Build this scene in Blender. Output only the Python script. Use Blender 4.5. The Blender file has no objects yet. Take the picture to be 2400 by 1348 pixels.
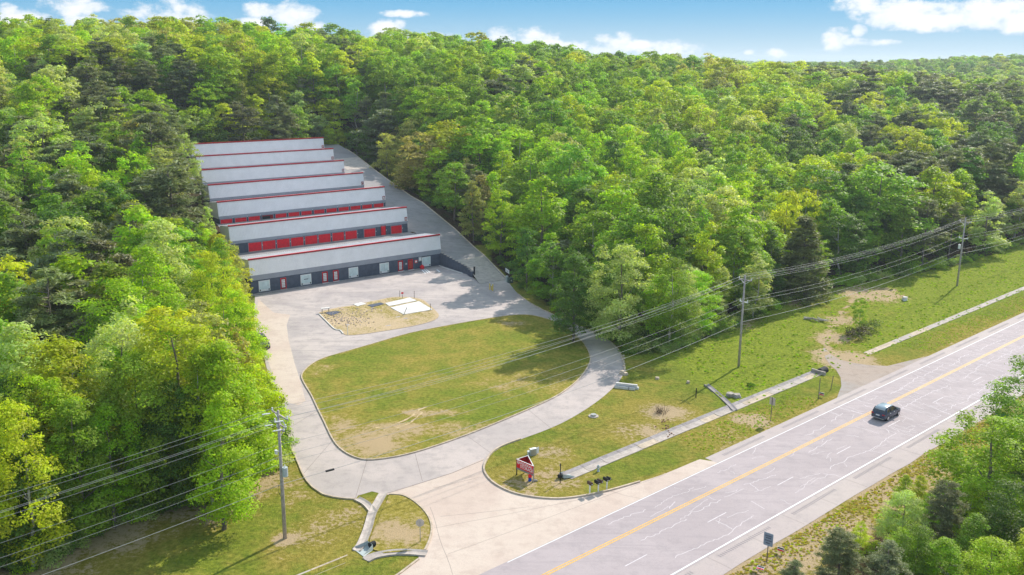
import bpy, bmesh, math, random
import numpy as np
from mathutils import Vector, Matrix
R_ = math.radians
rng = np.random.default_rng(7)
random.seed(7)
SC = bpy.context.scene
COL = SC.collection

# ------------------------------------------------------------------ camera, light, exposure
FPX, CAM_H, PITCH, ROLL = 2163.5, 44.935, .2421, .0091
PSI, GRADE, ROAD_OFF = .8445, .0101, -52.83
cam_d = bpy.data.cameras.new('camera'); cam = bpy.data.objects.new('camera', cam_d); COL.objects.link(cam)
cam_d.sensor_width = 36; cam_d.lens = 36 * FPX / 2400; cam_d.clip_start = .5; cam_d.clip_end = 20000
cp, sp = math.cos(PITCH), math.sin(PITCH)
cr, sr = math.cos(ROLL), math.sin(ROLL)
Fw = np.array([0, cp, -sp]); Up0 = np.array([0, sp, cp]); Rt0 = np.array([1., 0, 0])
Rt = Rt0 * cr + Up0 * sr; Up = Up0 * cr - Rt0 * sr
CAM = np.array([0, 0, CAM_H])
cam.matrix_world = Matrix(((Rt[0], Up[0], -Fw[0], 0), (Rt[1], Up[1], -Fw[1], 0), (Rt[2], Up[2], -Fw[2], CAM_H), (0, 0, 0, 1)))
SC.camera = cam
SUN_AZ, SUN_EL = R_(53), R_(37)          # azimuth measured from +X towards +Y
SUN = np.array([math.cos(SUN_AZ) * math.cos(SUN_EL), math.sin(SUN_AZ) * math.cos(SUN_EL), math.sin(SUN_EL)])
sd = bpy.data.lights.new('sun', 'SUN'); so = bpy.data.objects.new('sun', sd); COL.objects.link(so)
sd.energy = 3.1; sd.angle = R_(.55); sd.color = (1, .93, .82)
so.rotation_euler = Vector(SUN).to_track_quat('Z', 'Y').to_euler()
SC.view_settings.view_transform = 'Standard'; SC.view_settings.look = 'None'
SC.view_settings.gamma = 1; SC.view_settings.use_curve_mapping = False
SC.view_settings.exposure = 0.98
SC.cycles.max_bounces = 6; SC.cycles.diffuse_bounces = 3; SC.cycles.glossy_bounces = 2
SC.cycles.transmission_bounces = 4; SC.cycles.transparent_max_bounces = 8; SC.cycles.volume_bounces = 0

def ray(px, py):
    return Fw + Rt * (px - 1200) / FPX - Up * (py - 674) / FPX
def proj(P):
    P = np.atleast_2d(P) - CAM; w = P @ Fw
    return 1200 + FPX * (P @ Rt) / w, 674 - FPX * (P @ Up) / w, w
Dv = np.array([math.sin(PSI), math.cos(PSI)]); Nv = np.array([math.cos(PSI), -math.sin(PSI)])
def base(x, y): return GRADE * (x * Dv[0] + y * Dv[1])
def at(px, py, dz=0.):
    "the point of the ground plane (raised by dz) seen at this pixel of the photograph"
    d = ray(px, py); t = (dz - CAM_H) / (d[2] - GRADE * (d[0] * Dv[0] + d[1] * Dv[1]))
    return CAM + d * t
def rd(n, s):
    "road coordinates: n metres right of the centre line, s metres along"
    p = Nv * (ROAD_OFF + n) + Dv * s
    return (p[0], p[1])

# ------------------------------------------------------------------ node helpers
class NT:
    def __init__(s, tree): s.t = tree; s.n = tree.nodes; s.l = tree.links
    def new(s, kind, **kw):
        n = s.n.new(kind)
        for k, v in kw.items():
            if k.startswith('i_'):
                key = k[2:]; key = int(key) if key.isdigit() else key.replace('_', ' ')
                s.put(n.inputs[key], v)
            else: setattr(n, k, v)
        return n
    def put(s, sock, v):
        if isinstance(v, bpy.types.NodeSocket): s.l.new(v, sock)
        elif hasattr(sock.default_value, '__len__') and not isinstance(v, (int, float)):
            v = tuple(v)
            sock.default_value = v if len(v) == len(sock.default_value) else v + (1,)
        else: sock.default_value = v
    def m(s, op, a, b=0., c=None, clamp=False):
        n = s.n.new('ShaderNodeMath'); n.operation = op; n.use_clamp = clamp
        s.put(n.inputs[0], a); s.put(n.inputs[1], b)
        if c is not None: s.put(n.inputs[2], c)
        return n.outputs[0]
    def mix(s, f, a, b, mode='MIX'):
        n = s.n.new('ShaderNodeMix'); n.data_type = 'RGBA'; n.blend_type = mode; n.clamp_factor = True
        s.put(n.inputs[0], f); s.put(n.inputs[6], a); s.put(n.inputs[7], b)
        return n.outputs[2]
    def noise(s, vec, scale, detail=4, rough=.55, dist=0.):
        n = s.n.new('ShaderNodeTexNoise'); n.inputs['Scale'].default_value = scale
        n.inputs['Detail'].default_value = detail; n.inputs['Roughness'].default_value = rough; n.inputs['Distortion'].default_value = dist
        if vec is not None: s.l.new(vec, n.inputs['Vector'])
        return n.outputs['Fac']
    def ramp(s, f, lo, hi):
        n = s.n.new('ShaderNodeMapRange'); n.interpolation_type = 'SMOOTHSTEP'
        s.put(n.inputs[0], f); n.inputs[1].default_value = lo; n.inputs[2].default_value = hi
        return n.outputs[0]
    def attr(s, name, typ='GEOMETRY'):
        n = s.n.new('ShaderNodeAttribute'); n.attribute_name = name; n.attribute_type = typ; return n

# ------------------------------------------------------------------ sky with clouds
W = bpy.data.worlds.new('World'); SC.world = W; W.use_nodes = True
W.cycles.sampling_method = 'MANUAL'; W.cycles.sample_map_resolution = 512
wt = NT(W.node_tree); wt.n.clear()
sky = wt.new('ShaderNodeTexSky', sky_type='NISHITA', sun_disc=False, sun_elevation=SUN_EL)
sky.sun_rotation = math.pi / 2 - SUN_AZ
sky.altitude = 0; sky.air_density = 1.0; sky.dust_density = .6; sky.ozone_density = 2.2
tc = wt.new('ShaderNodeTexCoord')
sep = wt.new('ShaderNodeSeparateXYZ', i_0=tc.outputs['Generated'])
X, Y, Z = sep.outputs
az = wt.m('ARCTAN2', X, Y); el = wt.m('ARCSINE', Z)
def pdir(px, py):
    d = ray(px, py); d = d / np.linalg.norm(d); return math.atan2(d[0], d[1]), math.asin(d[2])
CL = [(405, 62, 92, 62), (335, 70, 45, 30), (170, 14, 62, 26), (195, 50, 45, 22), (18, 42, 45, 26), (60, 45, 70, 20), (612, 22, 36, 22), (690, 38, 55, 34), (735, 62, 30, 16), (600, 54, 60, 12),
      (935, 32, 55, 9), (905, 72, 50, 28), (960, 98, 90, 22), (1020, 98, 70, 22), (1175, 98, 42, 34), (1262, 100, 56, 40), (1330, 110, 80, 18), (1445, 106, 60, 32), (1560, 128, 85, 34), (1420, 118, 80, 18), (1500, 105, 70, 14),
      (1815, 127, 28, 13), (1757, 122, 14, 8), (1960, 92, 32, 24), (2014, 73, 16, 14), (2060, 100, 42, 9), (2000, 98, 50, 10),
      (2030, 8, 60, 26), (2110, 40, 80, 24), (2190, 52, 120, 20), (2270, 48, 95, 26), (2150, 15, 170, 22), (2330, 15, 120, 30), (2395, 48, 60, 28)]
comb = wt.new('ShaderNodeCombineXYZ', i_0=az, i_1=wt.m('MULTIPLY', el, 1.5))
nz = wt.noise(comb.outputs[0], 26, 7, .62, .3); nz2 = wt.noise(comb.outputs[0], 75, 4, .6)
nn = wt.m('MULTIPLY', wt.m('SUBTRACT', wt.m('ADD', nz, wt.m('MULTIPLY', nz2, .5)), .745), 3.1)
dens = None
def blob(a0, e0, w, h):
    du = wt.m('DIVIDE', wt.m('SUBTRACT', az, a0), w); dv = wt.m('DIVIDE', wt.m('SUBTRACT', el, e0), h)
    r2 = wt.m('ADD', wt.m('MULTIPLY', du, du), wt.m('MULTIPLY', dv, dv))
    return wt.m('SUBTRACT', 1., r2)
for (x, y, w, h) in CL:
    a0, e0 = pdir(x, y); b = blob(a0, e0, w * 1.05 / FPX, h * 1.05 / FPX)
    dens = b if dens is None else wt.m('MAXIMUM', dens, b)
dens = wt.m('MAXIMUM', dens, -2.)
# cumulus carried on, unseen, outside the mapped patch; cover raised to brighten shade
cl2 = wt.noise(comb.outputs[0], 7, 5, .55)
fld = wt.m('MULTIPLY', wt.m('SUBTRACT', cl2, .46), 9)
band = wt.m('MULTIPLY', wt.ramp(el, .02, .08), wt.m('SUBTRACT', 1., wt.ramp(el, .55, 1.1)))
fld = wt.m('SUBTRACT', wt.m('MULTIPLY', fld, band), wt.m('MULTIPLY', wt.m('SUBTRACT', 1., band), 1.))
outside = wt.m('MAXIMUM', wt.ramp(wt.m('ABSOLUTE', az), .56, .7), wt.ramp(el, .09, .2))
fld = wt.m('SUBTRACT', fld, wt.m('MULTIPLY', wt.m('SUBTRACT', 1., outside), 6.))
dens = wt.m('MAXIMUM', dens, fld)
dd = wt.m('ADD', dens, nn)
alpha = wt.ramp(dd, -.02, .75)
alpha = wt.m('MULTIPLY', alpha, .97)
core = wt.ramp(dd, .25, 1.35)
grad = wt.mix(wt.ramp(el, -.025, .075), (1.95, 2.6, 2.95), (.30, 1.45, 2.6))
grad = wt.mix(wt.ramp(el, .15, 1.2), grad, (2.0, 2.45, 2.9))  # upper sky, out of view, brightened to fill the shade
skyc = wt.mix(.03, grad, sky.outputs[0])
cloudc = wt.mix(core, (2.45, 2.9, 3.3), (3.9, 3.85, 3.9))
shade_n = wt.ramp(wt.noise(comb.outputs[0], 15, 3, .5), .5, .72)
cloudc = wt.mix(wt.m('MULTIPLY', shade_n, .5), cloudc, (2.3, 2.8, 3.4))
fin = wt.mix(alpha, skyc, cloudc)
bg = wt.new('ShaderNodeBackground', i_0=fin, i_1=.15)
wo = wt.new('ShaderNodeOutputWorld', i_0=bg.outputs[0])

# ------------------------------------------------------------------ materials
MATS = {}
def mat(name, color=(.5, .5, .5), rough=.7, metal=0., spec=.3, build=None, bump=None):
    if name in MATS: return MATS[name]
    m = bpy.data.materials.new(name); m.use_nodes = True; t = NT(m.node_tree)
    b = t.n['Principled BSDF']; b.inputs['Base Color'].default_value = (*color, 1)
    b.inputs['Roughness'].default_value = rough; b.inputs['Metallic'].default_value = metal
    b.inputs['Specular IOR Level'].default_value = spec
    if build: build(t, b)
    MATS[name] = m; return m
def pos(t, sc=(1, 1, 1), rot=0.):
    g = t.new('ShaderNodeNewGeometry'); mp = t.new('ShaderNodeMapping', i_Vector=g.outputs['Position'])
    mp.inputs['Scale'].default_value = sc; mp.inputs['Rotation'].default_value = (0, 0, rot); return mp.outputs[0]
def worn(c, var=.12, scale=.8, bump=0.):
    "a painted or cast surface with mottled wear"
    def f(t, b):
        n = t.noise(pos(t), scale, 6, .6); n2 = t.noise(pos(t), scale * 9, 3, .6)
        k = t.m('ADD', t.m('MULTIPLY', n, .65), t.m('MULTIPLY', n2, .35))
        lo = [x * (1 - var * 2) for x in c]; hi = [min(1, x * (1 + var * 2)) for x in c]
        t.put(b.inputs['Base Color'], t.mix(t.ramp(k, .3, .7), lo, hi))
        if bump:
            bp = t.new('ShaderNodeBump', i_Height=n2); bp.inputs['Strength'].default_value = bump; bp.inputs['Distance'].default_value = .05
            t.l.new(bp.outputs[0], b.inputs['Normal'])
    return f
def paving(c1, c2, dark, streak=True, rot=0.):
    def f(t, b):
        P = pos(t)
        big = t.noise(P, .09, 5, .6, .6); mid = t.noise(P, .7, 5, .62); fine = t.noise(P, 7, 4, .6)
        st = t.noise(pos(t, (.12, 1.6, 1), rot), .9, 5, .62, .4)
        c = t.mix(t.ramp(big, .38, .62), c1, c2)
        c = t.mix(t.m('MULTIPLY', t.ramp(mid, .46, .7), .55), c, dark)
        c = t.mix(t.m('MULTIPLY', t.ramp(st, .46, .7), .5 if streak else .12), c, dark)
        c = t.mix(t.m('MULTIPLY', t.ramp(fine, .42, .75), .2), c, [x * .6 for x in dark])
        t.put(b.inputs['Base Color'], c)
        bp = t.new('ShaderNodeBump', i_Height=fine); bp.inputs['Strength'].default_value = .25; bp.inputs['Distance'].default_value = .02
        t.l.new(bp.outputs[0], b.inputs['Normal'])
    return f
def grass_nodes(t, P):
    big = t.noise(P, .05, 4, .55, .4); mid = t.noise(P, .35, 5, .65, .3); fine = t.noise(P, 2.2, 6, .72); vf = t.noise(P, 9, 3, .7)
    k = t.m('ADD', t.m('MULTIPLY', big, .45), t.m('MULTIPLY', mid, .55))
    g = t.mix(t.ramp(fine, .3, .68), (.105, .145, .018), (.235, .275, .035))
    g = t.mix(t.m('MULTIPLY', t.ramp(vf, .45, .75), .4), g, (.075, .115, .016))
    dry = t.mix(t.ramp(fine, .3, .7), (.21, .18, .03), (.40, .325, .075))
    return k, g, dry, mid, fine, vf
def lawn(dryness, dirt=None, green=None, lo=.66):
    def f(t, b):
        P = pos(t); k, g, dry, mid, fine, vf = grass_nodes(t, P)
        if green: g = t.mix(.5, g, green)
        at_ = t.attr('wear').outputs['Fac']
        kk = t.m('ADD', t.m('ADD', k, dryness - .5), t.m('MULTIPLY', at_, .35))
        c = t.mix(t.ramp(kk, .4, .66), g, dry)
        d = t.m('ADD', t.m('ADD', t.m('MULTIPLY', fine, .6), t.m('MULTIPLY', mid, .4)), t.m('MULTIPLY', at_, .42))
        c = t.mix(t.ramp(d, lo - .1 * dryness, lo + .1), c, dirt or (.46, .34, .2))
        t.put(b.inputs['Base Color'], c)
        bp = t.new('ShaderNodeBump', i_Height=t.m('ADD', fine, vf)); bp.inputs['Strength'].default_value = .9; bp.inputs['Distance'].default_value = .12
        t.l.new(bp.outputs[0], b.inputs['Normal'])
    return f
def ground_mat(t, b):
    P = pos(t); k, g, dry, mid, fine, vf = grass_nodes(t, P)
    at_ = t.attr('wear').outputs['Fac']; gr = t.attr('grass').outputs['Fac']; lush = t.attr('lush').outputs['Fac']
    kk = t.m('ADD', t.m('SUBTRACT', t.m('ADD', k, .02), t.m('MULTIPLY', lush, .14)), t.m('MULTIPLY', at_, .32))
    g2 = t.mix(lush, g, t.mix(t.ramp(fine, .3, .7), (.12, .165, .018), (.30, .345, .038)))
    c = t.mix(t.ramp(kk, .42, .66), g2, dry)
    d = t.m('ADD', t.m('ADD', t.m('MULTIPLY', fine, .6), t.m('MULTIPLY', mid, .4)), t.m('MULTIPLY', at_, .42))
    c = t.mix(t.ramp(d, .66, .76), c, (.48, .36, .22))
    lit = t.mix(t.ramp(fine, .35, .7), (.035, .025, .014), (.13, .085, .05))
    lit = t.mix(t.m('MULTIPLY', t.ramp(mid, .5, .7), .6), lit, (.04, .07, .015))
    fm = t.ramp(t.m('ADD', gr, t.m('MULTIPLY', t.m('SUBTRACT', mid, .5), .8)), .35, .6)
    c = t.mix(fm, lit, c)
    t.put(b.inputs['Base Color'], c)
    bp = t.new('ShaderNodeBump', i_Height=t.m('ADD', fine, vf)); bp.inputs['Strength'].default_value = 1.; bp.inputs['Distance'].default_value = .15
    t.l.new(bp.outputs[0], b.inputs['Normal'])

mat('ground', rough=1, spec=.05, build=ground_mat)
mat('lawn', rough=1, spec=.05, build=lawn(.5))
mat('lawn_dry', rough=1, spec=.05, build=lawn(.6))
mat('dirt_plot', rough=1, spec=.05, build=lawn(1.02, (.55, .42, .27), None, .5))
mat('asphalt_old', rough=.9, spec=.2, build=paving((.53, .46, .435), (.41, .36, .355), (.31, .27, .27), rot=-R_(36)))
mat('asphalt_drive', rough=.9, spec=.2, build=paving((.52, .445, .42), (.43, .375, .36), (.33, .29, .28), streak=False))
mat('concrete_drive', rough=.9, spec=.2, build=paving((.55, .44, .38), (.60, .50, .43), (.46, .36, .31), streak=False))
mat('concrete', rough=.9, spec=.2, build=worn((.44, .385, .35), .12, 1.2, .2))
mat('concrete_white', rough=.85, spec=.2, build=worn((.66, .635, .62), .1, .9))
mat('concrete_grey', rough=.9, spec=.2, build=worn((.30, .27, .27), .15, 1.5, .2))
mat('kerb', rough=.9, spec=.2, build=worn((.50, .41, .32), .14, 1.5))
mat('highway', rough=.85, spec=.25, build=paving((.40, .34, .35), (.44, .375, .385), (.33, .285, .295), True, -R_(41.6)))
mat('shoulder', rough=.85, spec=.25, build=paving((.45, .38, .37), (.48, .41, .39), (.37, .32, .315), False))
mat('line_white', rough=.6, build=worn((.82, .82, .84), .06, 3))
mat('line_yellow', rough=.6, build=worn((.80, .43, .055), .1, 3))
mat('sealant', (.68, .62, .65), rough=.8)
mat('rumble', (.29, .255, .265), rough=.9)
mat('joint', (.25, .21, .19), rough=.95)
mat('metal_white', rough=.45, spec=.4, build=worn((.90, .865, .885), .03, .5))
mat('metal_roof', rough=.5, metal=.0, spec=.5, build=worn((.64, .62, .635), .08, .6))
mat('band_grey', rough=.6, build=worn((.33, .35, .41), .05, .6))
mat('wall_slate', rough=.85, build=worn((.085, .10, .14), .12, 1.5, .3))
mat('red_paint', rough=.5, build=worn((.78, .008, .025), .08, 2))
mat('red_dark', rough=.5, build=worn((.30, .008, .014), .08, 2))
mat('orange_red', rough=.5, build=worn((.52, .07, .03), .1, 2))
mat('white_paint', rough=.6, build=worn((.8, .8, .8), .04, 2))
mat('pale_panel', rough=.4, build=worn((.62, .72, .74), .08, 1.2))
mat('black', (.012, .012, .014), rough=.5)
mat('dark_open', (.02, .022, .026), rough=.8)
mat('wood_pole', rough=.9, build=worn((.38, .34, .32), .18, 2.5))
mat('steel', rough=.45, metal=.6, build=worn((.42, .43, .44), .08, 3))
mat('steel_white', (.75, .76, .76), rough=.5)
mat('insulator', (.75, .78, .8), rough=.25)
mat('wire', (.36, .36, .36), rough=.5, metal=.2)
mat('wire_black', (.03, .03, .03), rough=.6)
mat('yellow_paint', (.72, .52, .06), rough=.5)
mat('car_navy', (.03, .055, .10), rough=.18, metal=.5, spec=.8)
mat('car_roof_sky_tint', (.34, .42, .48), rough=.2, metal=.1, spec=.9)  # reflected sky put into the roof colour of the navy car
mat('car_dark', (.045, .05, .065), rough=.2, metal=.4, spec=.8)
mat('glass_dark', (.008, .014, .03), rough=.06, spec=1)
mat('tyre', (.02, .02, .02), rough=.9)
mat('rim', (.6, .6, .62), rough=.3, metal=.7)
mat('tail', (.4, .02, .03), rough=.3)
mat('blue_paint', (.01, .07, .42), rough=.5)
mat('green_sign', (.0, .13, .12), rough=.4)
mat('sign_blue', (.26, .32, .42), rough=.4)
mat('cabinet_green', (.07, .11, .10), rough=.6)
mat('cabinet_grey', (.42, .47, .47), rough=.55)
mat('brown_mail', (.10, .055, .035), rough=.5)
mat('bark', rough=.95, build=worn((.19, .16, .135), .25, 3, .4))
mat('bark_pale', rough=.9, build=worn((.40, .37, .33), .2, 3, .3))
mat('rock', rough=.95, build=worn((.36, .32, .29), .25, 2, .5))
mat('soil_red', rough=1, build=worn((.33, .19, .12), .2, 2, .5))
mat('brush', rough=1, build=worn((.09, .06, .04), .3, 4))
mat('house_wall', (.45, .47, .5), rough=.8)
mat('house_roof', (.5, .5, .55), rough=.7)

def leaf_mat(name, src, transl=.54):
    m = bpy.data.materials.new(name); m.use_nodes = True; t = NT(m.node_tree); t.n.clear()
    if src == 'OBJECT': col = t.new('ShaderNodeObjectInfo').outputs['Color']
    else: col = t.attr('tint', 'INSTANCER').outputs['Color']
    v = t.attr('leafvar').outputs['Fac']
    hs = t.new('ShaderNodeHueSaturation', i_Color=col)
    t.put(hs.inputs['Hue'], t.m('ADD', .484, t.m('MULTIPLY', v, .03)))
    t.put(hs.inputs['Value'], t.m('ADD', .62, t.m('MULTIPLY', v, .76)))
    c = hs.outputs[0]
    d = t.new('ShaderNodeBsdfPrincipled', i_0=c); d.inputs['Roughness'].default_value = .55; d.inputs['Specular IOR Level'].default_value = .25
    tcx = t.mix(1., c, (1.25, 1.35, .35), 'MULTIPLY')
    tr = t.new('ShaderNodeBsdfTranslucent', i_0=tcx)
    mx = t.new('ShaderNodeMixShader', i_0=transl, i_1=d.outputs[0], i_2=tr.outputs[0])
    t.new('ShaderNodeOutputMaterial', i_0=mx.outputs[0]); MATS[name] = m; return m
leaf_mat('leaf', 'OBJECT'); leaf_mat('leaf_wood', 'INSTANCER')
leaf_mat('needle', 'OBJECT', .3); leaf_mat('needle_wood', 'INSTANCER', .3)

# ------------------------------------------------------------------ mesh helpers
class MB:
    def __init__(s): s.v = []; s.f = []; s.mi = []
    def add(s, vs, fs, mi=0):
        o = len(s.v); s.v += [tuple(map(float, v)) for v in vs]; s.f += [tuple(i + o for i in f) for f in fs]; s.mi += [mi] * len(fs); return s
    def box(s, x0, x1, y0, y1, z0, z1, mi=0):
        vs = [(x0, y0, z0), (x1, y0, z0), (x1, y1, z0), (x0, y1, z0), (x0, y0, z1), (x1, y0, z1), (x1, y1, z1), (x0, y1, z1)]
        return s.add(vs, [(3, 2, 1, 0), (4, 5, 6, 7), (0, 1, 5, 4), (1, 2, 6, 5), (2, 3, 7, 6), (3, 0, 4, 7)], mi)
    def tube(s, pts, rads, n=8, caps=True, mi=0):
        pts = [Vector(p) for p in pts]
        if isinstance(rads, (int, float)): rads = [rads] * len(pts)
        o = len(s.v); vs = []; fs = []
        for i, p in enumerate(pts):
            d = (pts[min(i + 1, len(pts) - 1)] - pts[max(i - 1, 0)]).normalized()
            a = d.orthogonal().normalized() if abs(d.z) > .9 or True else d
            a = Vector((0, 0, 1)).cross(d) if abs(d.z) < .95 else Vector((1, 0, 0))
            a = (a - d * a.dot(d)).normalized(); b = d.cross(a)
            for k in range(n):
                t = 2 * math.pi * k / n; vs.append(p + (a * math.cos(t) + b * math.sin(t)) * rads[i])
        for i in range(len(pts) - 1):
            for k in range(n):
                fs.append((i * n + k, i * n + (k + 1) % n, (i + 1) * n + (k + 1) % n, (i + 1) * n + k))
        if caps:
            fs.append(tuple(range(n))[::-1]); fs.append(tuple((len(pts) - 1) * n + k for k in range(n)))
        return s.add(vs, fs, mi)
    def bar(s, a, b, w, h=None, mi=0):
        a = Vector(a); b = Vector(b); d = (b - a).normalized(); h = h or w
        x = Vector((0, 0, 1)).cross(d) if abs(d.z) < .95 else Vector((1, 0, 0)); x.normalize(); y = d.cross(x)
        vs = [p + x * sx * w / 2 + y * sy * h / 2 for p in (a, b) for sx, sy in ((-1, -1), (1, -1), (1, 1), (-1, 1))]
        return s.add(vs, [(3, 2, 1, 0), (4, 5, 6, 7), (0, 1, 5, 4), (1, 2, 6, 5), (2, 3, 7, 6), (3, 0, 4, 7)], mi)
    def prism(s, poly, z0, z1, mi=0):
        n = len(poly); vs = [(x, y, z0) for x, y in poly] + [(x, y, z1) for x, y in poly]
        return s.add(vs, [tuple(range(n))[::-1], tuple(range(n, 2 * n))] + [(i, (i + 1) % n, n + (i + 1) % n, n + i) for i in range(n)], mi)
    def quad(s, a, b, c, d, mi=0): return s.add([a, b, c, d], [(0, 1, 2, 3)], mi)
    def mesh(s, name, mats, smooth=False):
        me = bpy.data.meshes.new(name); me.from_pydata(s.v, [], s.f)
        for m in (mats if isinstance(mats, (list, tuple)) else [mats]): me.materials.append(MATS[m] if isinstance(m, str) else m)
        if any(s.mi): me.polygons.foreach_set('material_index', s.mi)
        if smooth: me.shade_smooth()
        me.update(); return me
def obj(name, me, parent=None, loc=None, rot=None, **tags):
    o = bpy.data.objects.new(name, me); COL.objects.link(o)
    if parent: o.parent = parent
    if loc is not None: o.location = tuple(loc)
    if rot is not None: o.rotation_euler = rot
    for k, v in tags.items():
        if v is not None: o[k] = v
    return o
def text_mesh(name, body, size, m, extrude=.01, offset=0., align='LEFT'):
    cu = bpy.data.curves.new(name, 'FONT'); cu.body = body; cu.size = size; cu.extrude = extrude; cu.offset = offset; cu.align_x = align
    t = bpy.data.objects.new(name, cu); COL.objects.link(t); dg = bpy.context.evaluated_depsgraph_get()
    me = bpy.data.meshes.new_from_object(t.evaluated_get(dg)); bpy.data.objects.remove(t); me.name = name; me.materials.clear(); me.materials.append(MATS[m]); return me
def thing(name, label, category, loc=(0, 0, 0), rotz=0., group=None, me=None):
    o = obj(name, me, None, loc, (0, 0, rotz), label=label, category=category, group=group); return o
def smooth_closed(pts, n=6):
    "Catmull-Rom through a closed 2-D outline"
    pts = [np.array(p, float) for p in pts]; out = []; N = len(pts)
    for i in range(N):
        p0, p1, p2, p3 = pts[i - 1], pts[i], pts[(i + 1) % N], pts[(i + 2) % N]
        for k in range(n):
            t = k / n
            out.append(.5 * ((2 * p1) + (-p0 + p2) * t + (2 * p0 - 5 * p1 + 4 * p2 - p3) * t * t + (-p0 + 3 * p1 - 3 * p2 + p3) * t ** 3))
    return out
def smooth_open(pts, n=6):
    pts = [np.array(p, float) for p in pts]; out = []; N = len(pts)
    for i in range(N - 1):
        p0, p1, p2, p3 = pts[max(i - 1, 0)], pts[i], pts[i + 1], pts[min(i + 2, N - 1)]
        for k in range(n):
            t = k / n
            out.append(.5 * ((2 * p1) + (-p0 + p2) * t + (2 * p0 - 5 * p1 + 4 * p2 - p3) * t * t + (-p0 + 3 * p1 - 3 * p2 + p3) * t ** 3))
    out.append(pts[-1]); return out
def inside(poly, x, y):
    x = np.asarray(x, float); y = np.asarray(y, float); r = np.zeros(x.shape, bool); n = len(poly)
    for i in range(n):
        x0, y0 = poly[i][:2]; x1, y1 = poly[(i + 1) % n][:2]
        if y0 == y1: continue
        c = ((y0 > y) != (y1 > y)) & (x < (x1 - x0) * (y - y0) / (y1 - y0) + x0); r ^= c
    return r
def dist_poly(poly, x, y):
    "signed distance, positive outside"
    x = np.asarray(x, float); y = np.asarray(y, float); best = np.full(x.shape, 1e9); n = len(poly)
    for i in range(n):
        ax, ay = poly[i][:2]; bx, by = poly[(i + 1) % n][:2]
        dx, dy = bx - ax, by - ay; L = dx * dx + dy * dy + 1e-9
        t = np.clip(((x - ax) * dx + (y - ay) * dy) / L, 0, 1)
        best = np.minimum(best, np.hypot(x - ax - t * dx, y - ay - t * dy))
    return np.where(inside(poly, x, y), -best, best)
def sstep(x, a, b):
    t = np.clip((np.asarray(x, float) - a) / (b - a), 0, 1); return t * t * (3 - 2 * t)

# ------------------------------------------------------------------ the lie of the land
ANG = R_(36.5); Av = np.array([math.cos(ANG), math.sin(ANG)]); Bv = np.array([-Av[1], Av[0]]); V0 = 167.4
def uv2(u, v): p = Av * u + Bv * (v + V0); return (p[0], p[1])
def uvof(x, y): return x * Av[0] + y * Av[1], x * Bv[0] + y * Bv[1] - V0
LOT = [at(*q)[:2] for q in ((-900, 1348), (0, 1330), (250, 1240), (400, 1210), (560, 1150), (640, 1100), (655, 1000), (600, 880), (590, 700))] + \
      [uv2(58, 5), uv2(60, 22), uv2(68, 60), uv2(78, 93), uv2(124, 96), uv2(119, 40), uv2(118, 15), uv2(113, -5)] + \
      [at(*q)[:2] for q in ((1195, 652), (1300, 725), (1400, 780), (1500, 835), (1600, 800), (1720, 745), (1850, 690), (2000, 655), (2150, 635), (2260, 610), (2400, 565), (2650, 500), (3300, 380))] + \
      [rd(30, 330), rd(22, 120), rd(14, 105), rd(14.5, 60), rd(14, 40), rd(14, -100)]
CP = [(-45, 73, 0), (0, 90, 0), (33, 130, 0), (88, 179, 0), (140, 225, 0), (46, 74, 0), (100, 130, 0), (150, 170, 0), (20, 50, -1), (60, 60, -2), (300, 330, 0), (-90, 30, 0),
      (60, 205, 1), (40, 220, 2.5), (80, 260, 3), (20, 250, 9), (0, 300, 17), (60, 350, 14), (83, 450, 19), (150, 440, 14), (146, 330, 5), (220, 420, 9), (200, 280, 2), (300, 480, 4), (180, 560, 13), (20, 430, 25), (-50, 400, 31), (-110, 345, 34), (-170, 300, 33), (-240, 240, 30),
      (-40, 330, 26), (-110, 220, 15), (-80, 150, 3.5), (-60, 110, .5), (-100, 100, 2), (-160, 180, 15), (-150, 60, 3), (-65, 190, 6), (-75, 250, 17), (10, 215, 5), (-20, 260, 13),
      (-300, 100, 25), (-100, 650, 14), (100, 750, 10), (400, 700, 12), (0, 1100, 8), (440, 820, 26), (560, 820, 34), (800, 1400, 12), (300, 1500, 18), (-600, 500, 25), (-600, 1500, 10), (1500, 1500, 20), (1000, 300, 0), (0, 2500, 20), (1500, 3000, 22), (-1500, 3000, 20), (3000, 3000, 20), (0, 5500, 20), (3500, 500, 5), (-3500, 500, 15), (0, -500, -5), (4000, 5500, 20), (-4000, 5500, 20)]
_cp = np.array([(a, b) for a, b, c in CP], float); _cz = np.array([c for a, b, c in CP], float)
def _phi(r): return r
_A = np.zeros((len(CP) + 3, len(CP) + 3)); _A[:len(CP), :len(CP)] = _phi(np.hypot(*(_cp[:, None] - _cp[None]).transpose(2, 0, 1)))
_A[:len(CP), len(CP)] = 1; _A[:len(CP), len(CP) + 1:] = _cp; _A[len(CP), :len(CP)] = 1; _A[len(CP) + 1:, :len(CP)] = _cp.T
_w = np.linalg.solve(_A, np.concatenate([_cz, [0, 0, 0]]))
def rbf(x, y):
    x = np.asarray(x, float); s = _w[len(CP)] + _w[len(CP) + 1] * x + _w[len(CP) + 2] * y
    for (a, b), w in zip(_cp, _w[:len(CP)]): s = s + w * np.hypot(x - a, y - b)
    return s
PV = [-400, -19, 0, 14.5, 29, 43.5, 58, 72.5, 87, 110, 400]; PZ = [0, 0, 2.4, 5.1, 8.9, 10.7, 12.4, 14.2, 16.0, 18.5, 40]
TERR = [(4.2, 5.2, 0, 5.1), (18, 20, 5.1, 8.9), (32, 34, 8.9, 10.7), (46, 48, 10.7, 12.4), (61, 63, 12.4, 14.2), (75, 77, 14.2, 16.)]
def ramp_z(v): return np.interp(v, PV, PZ)
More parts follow.
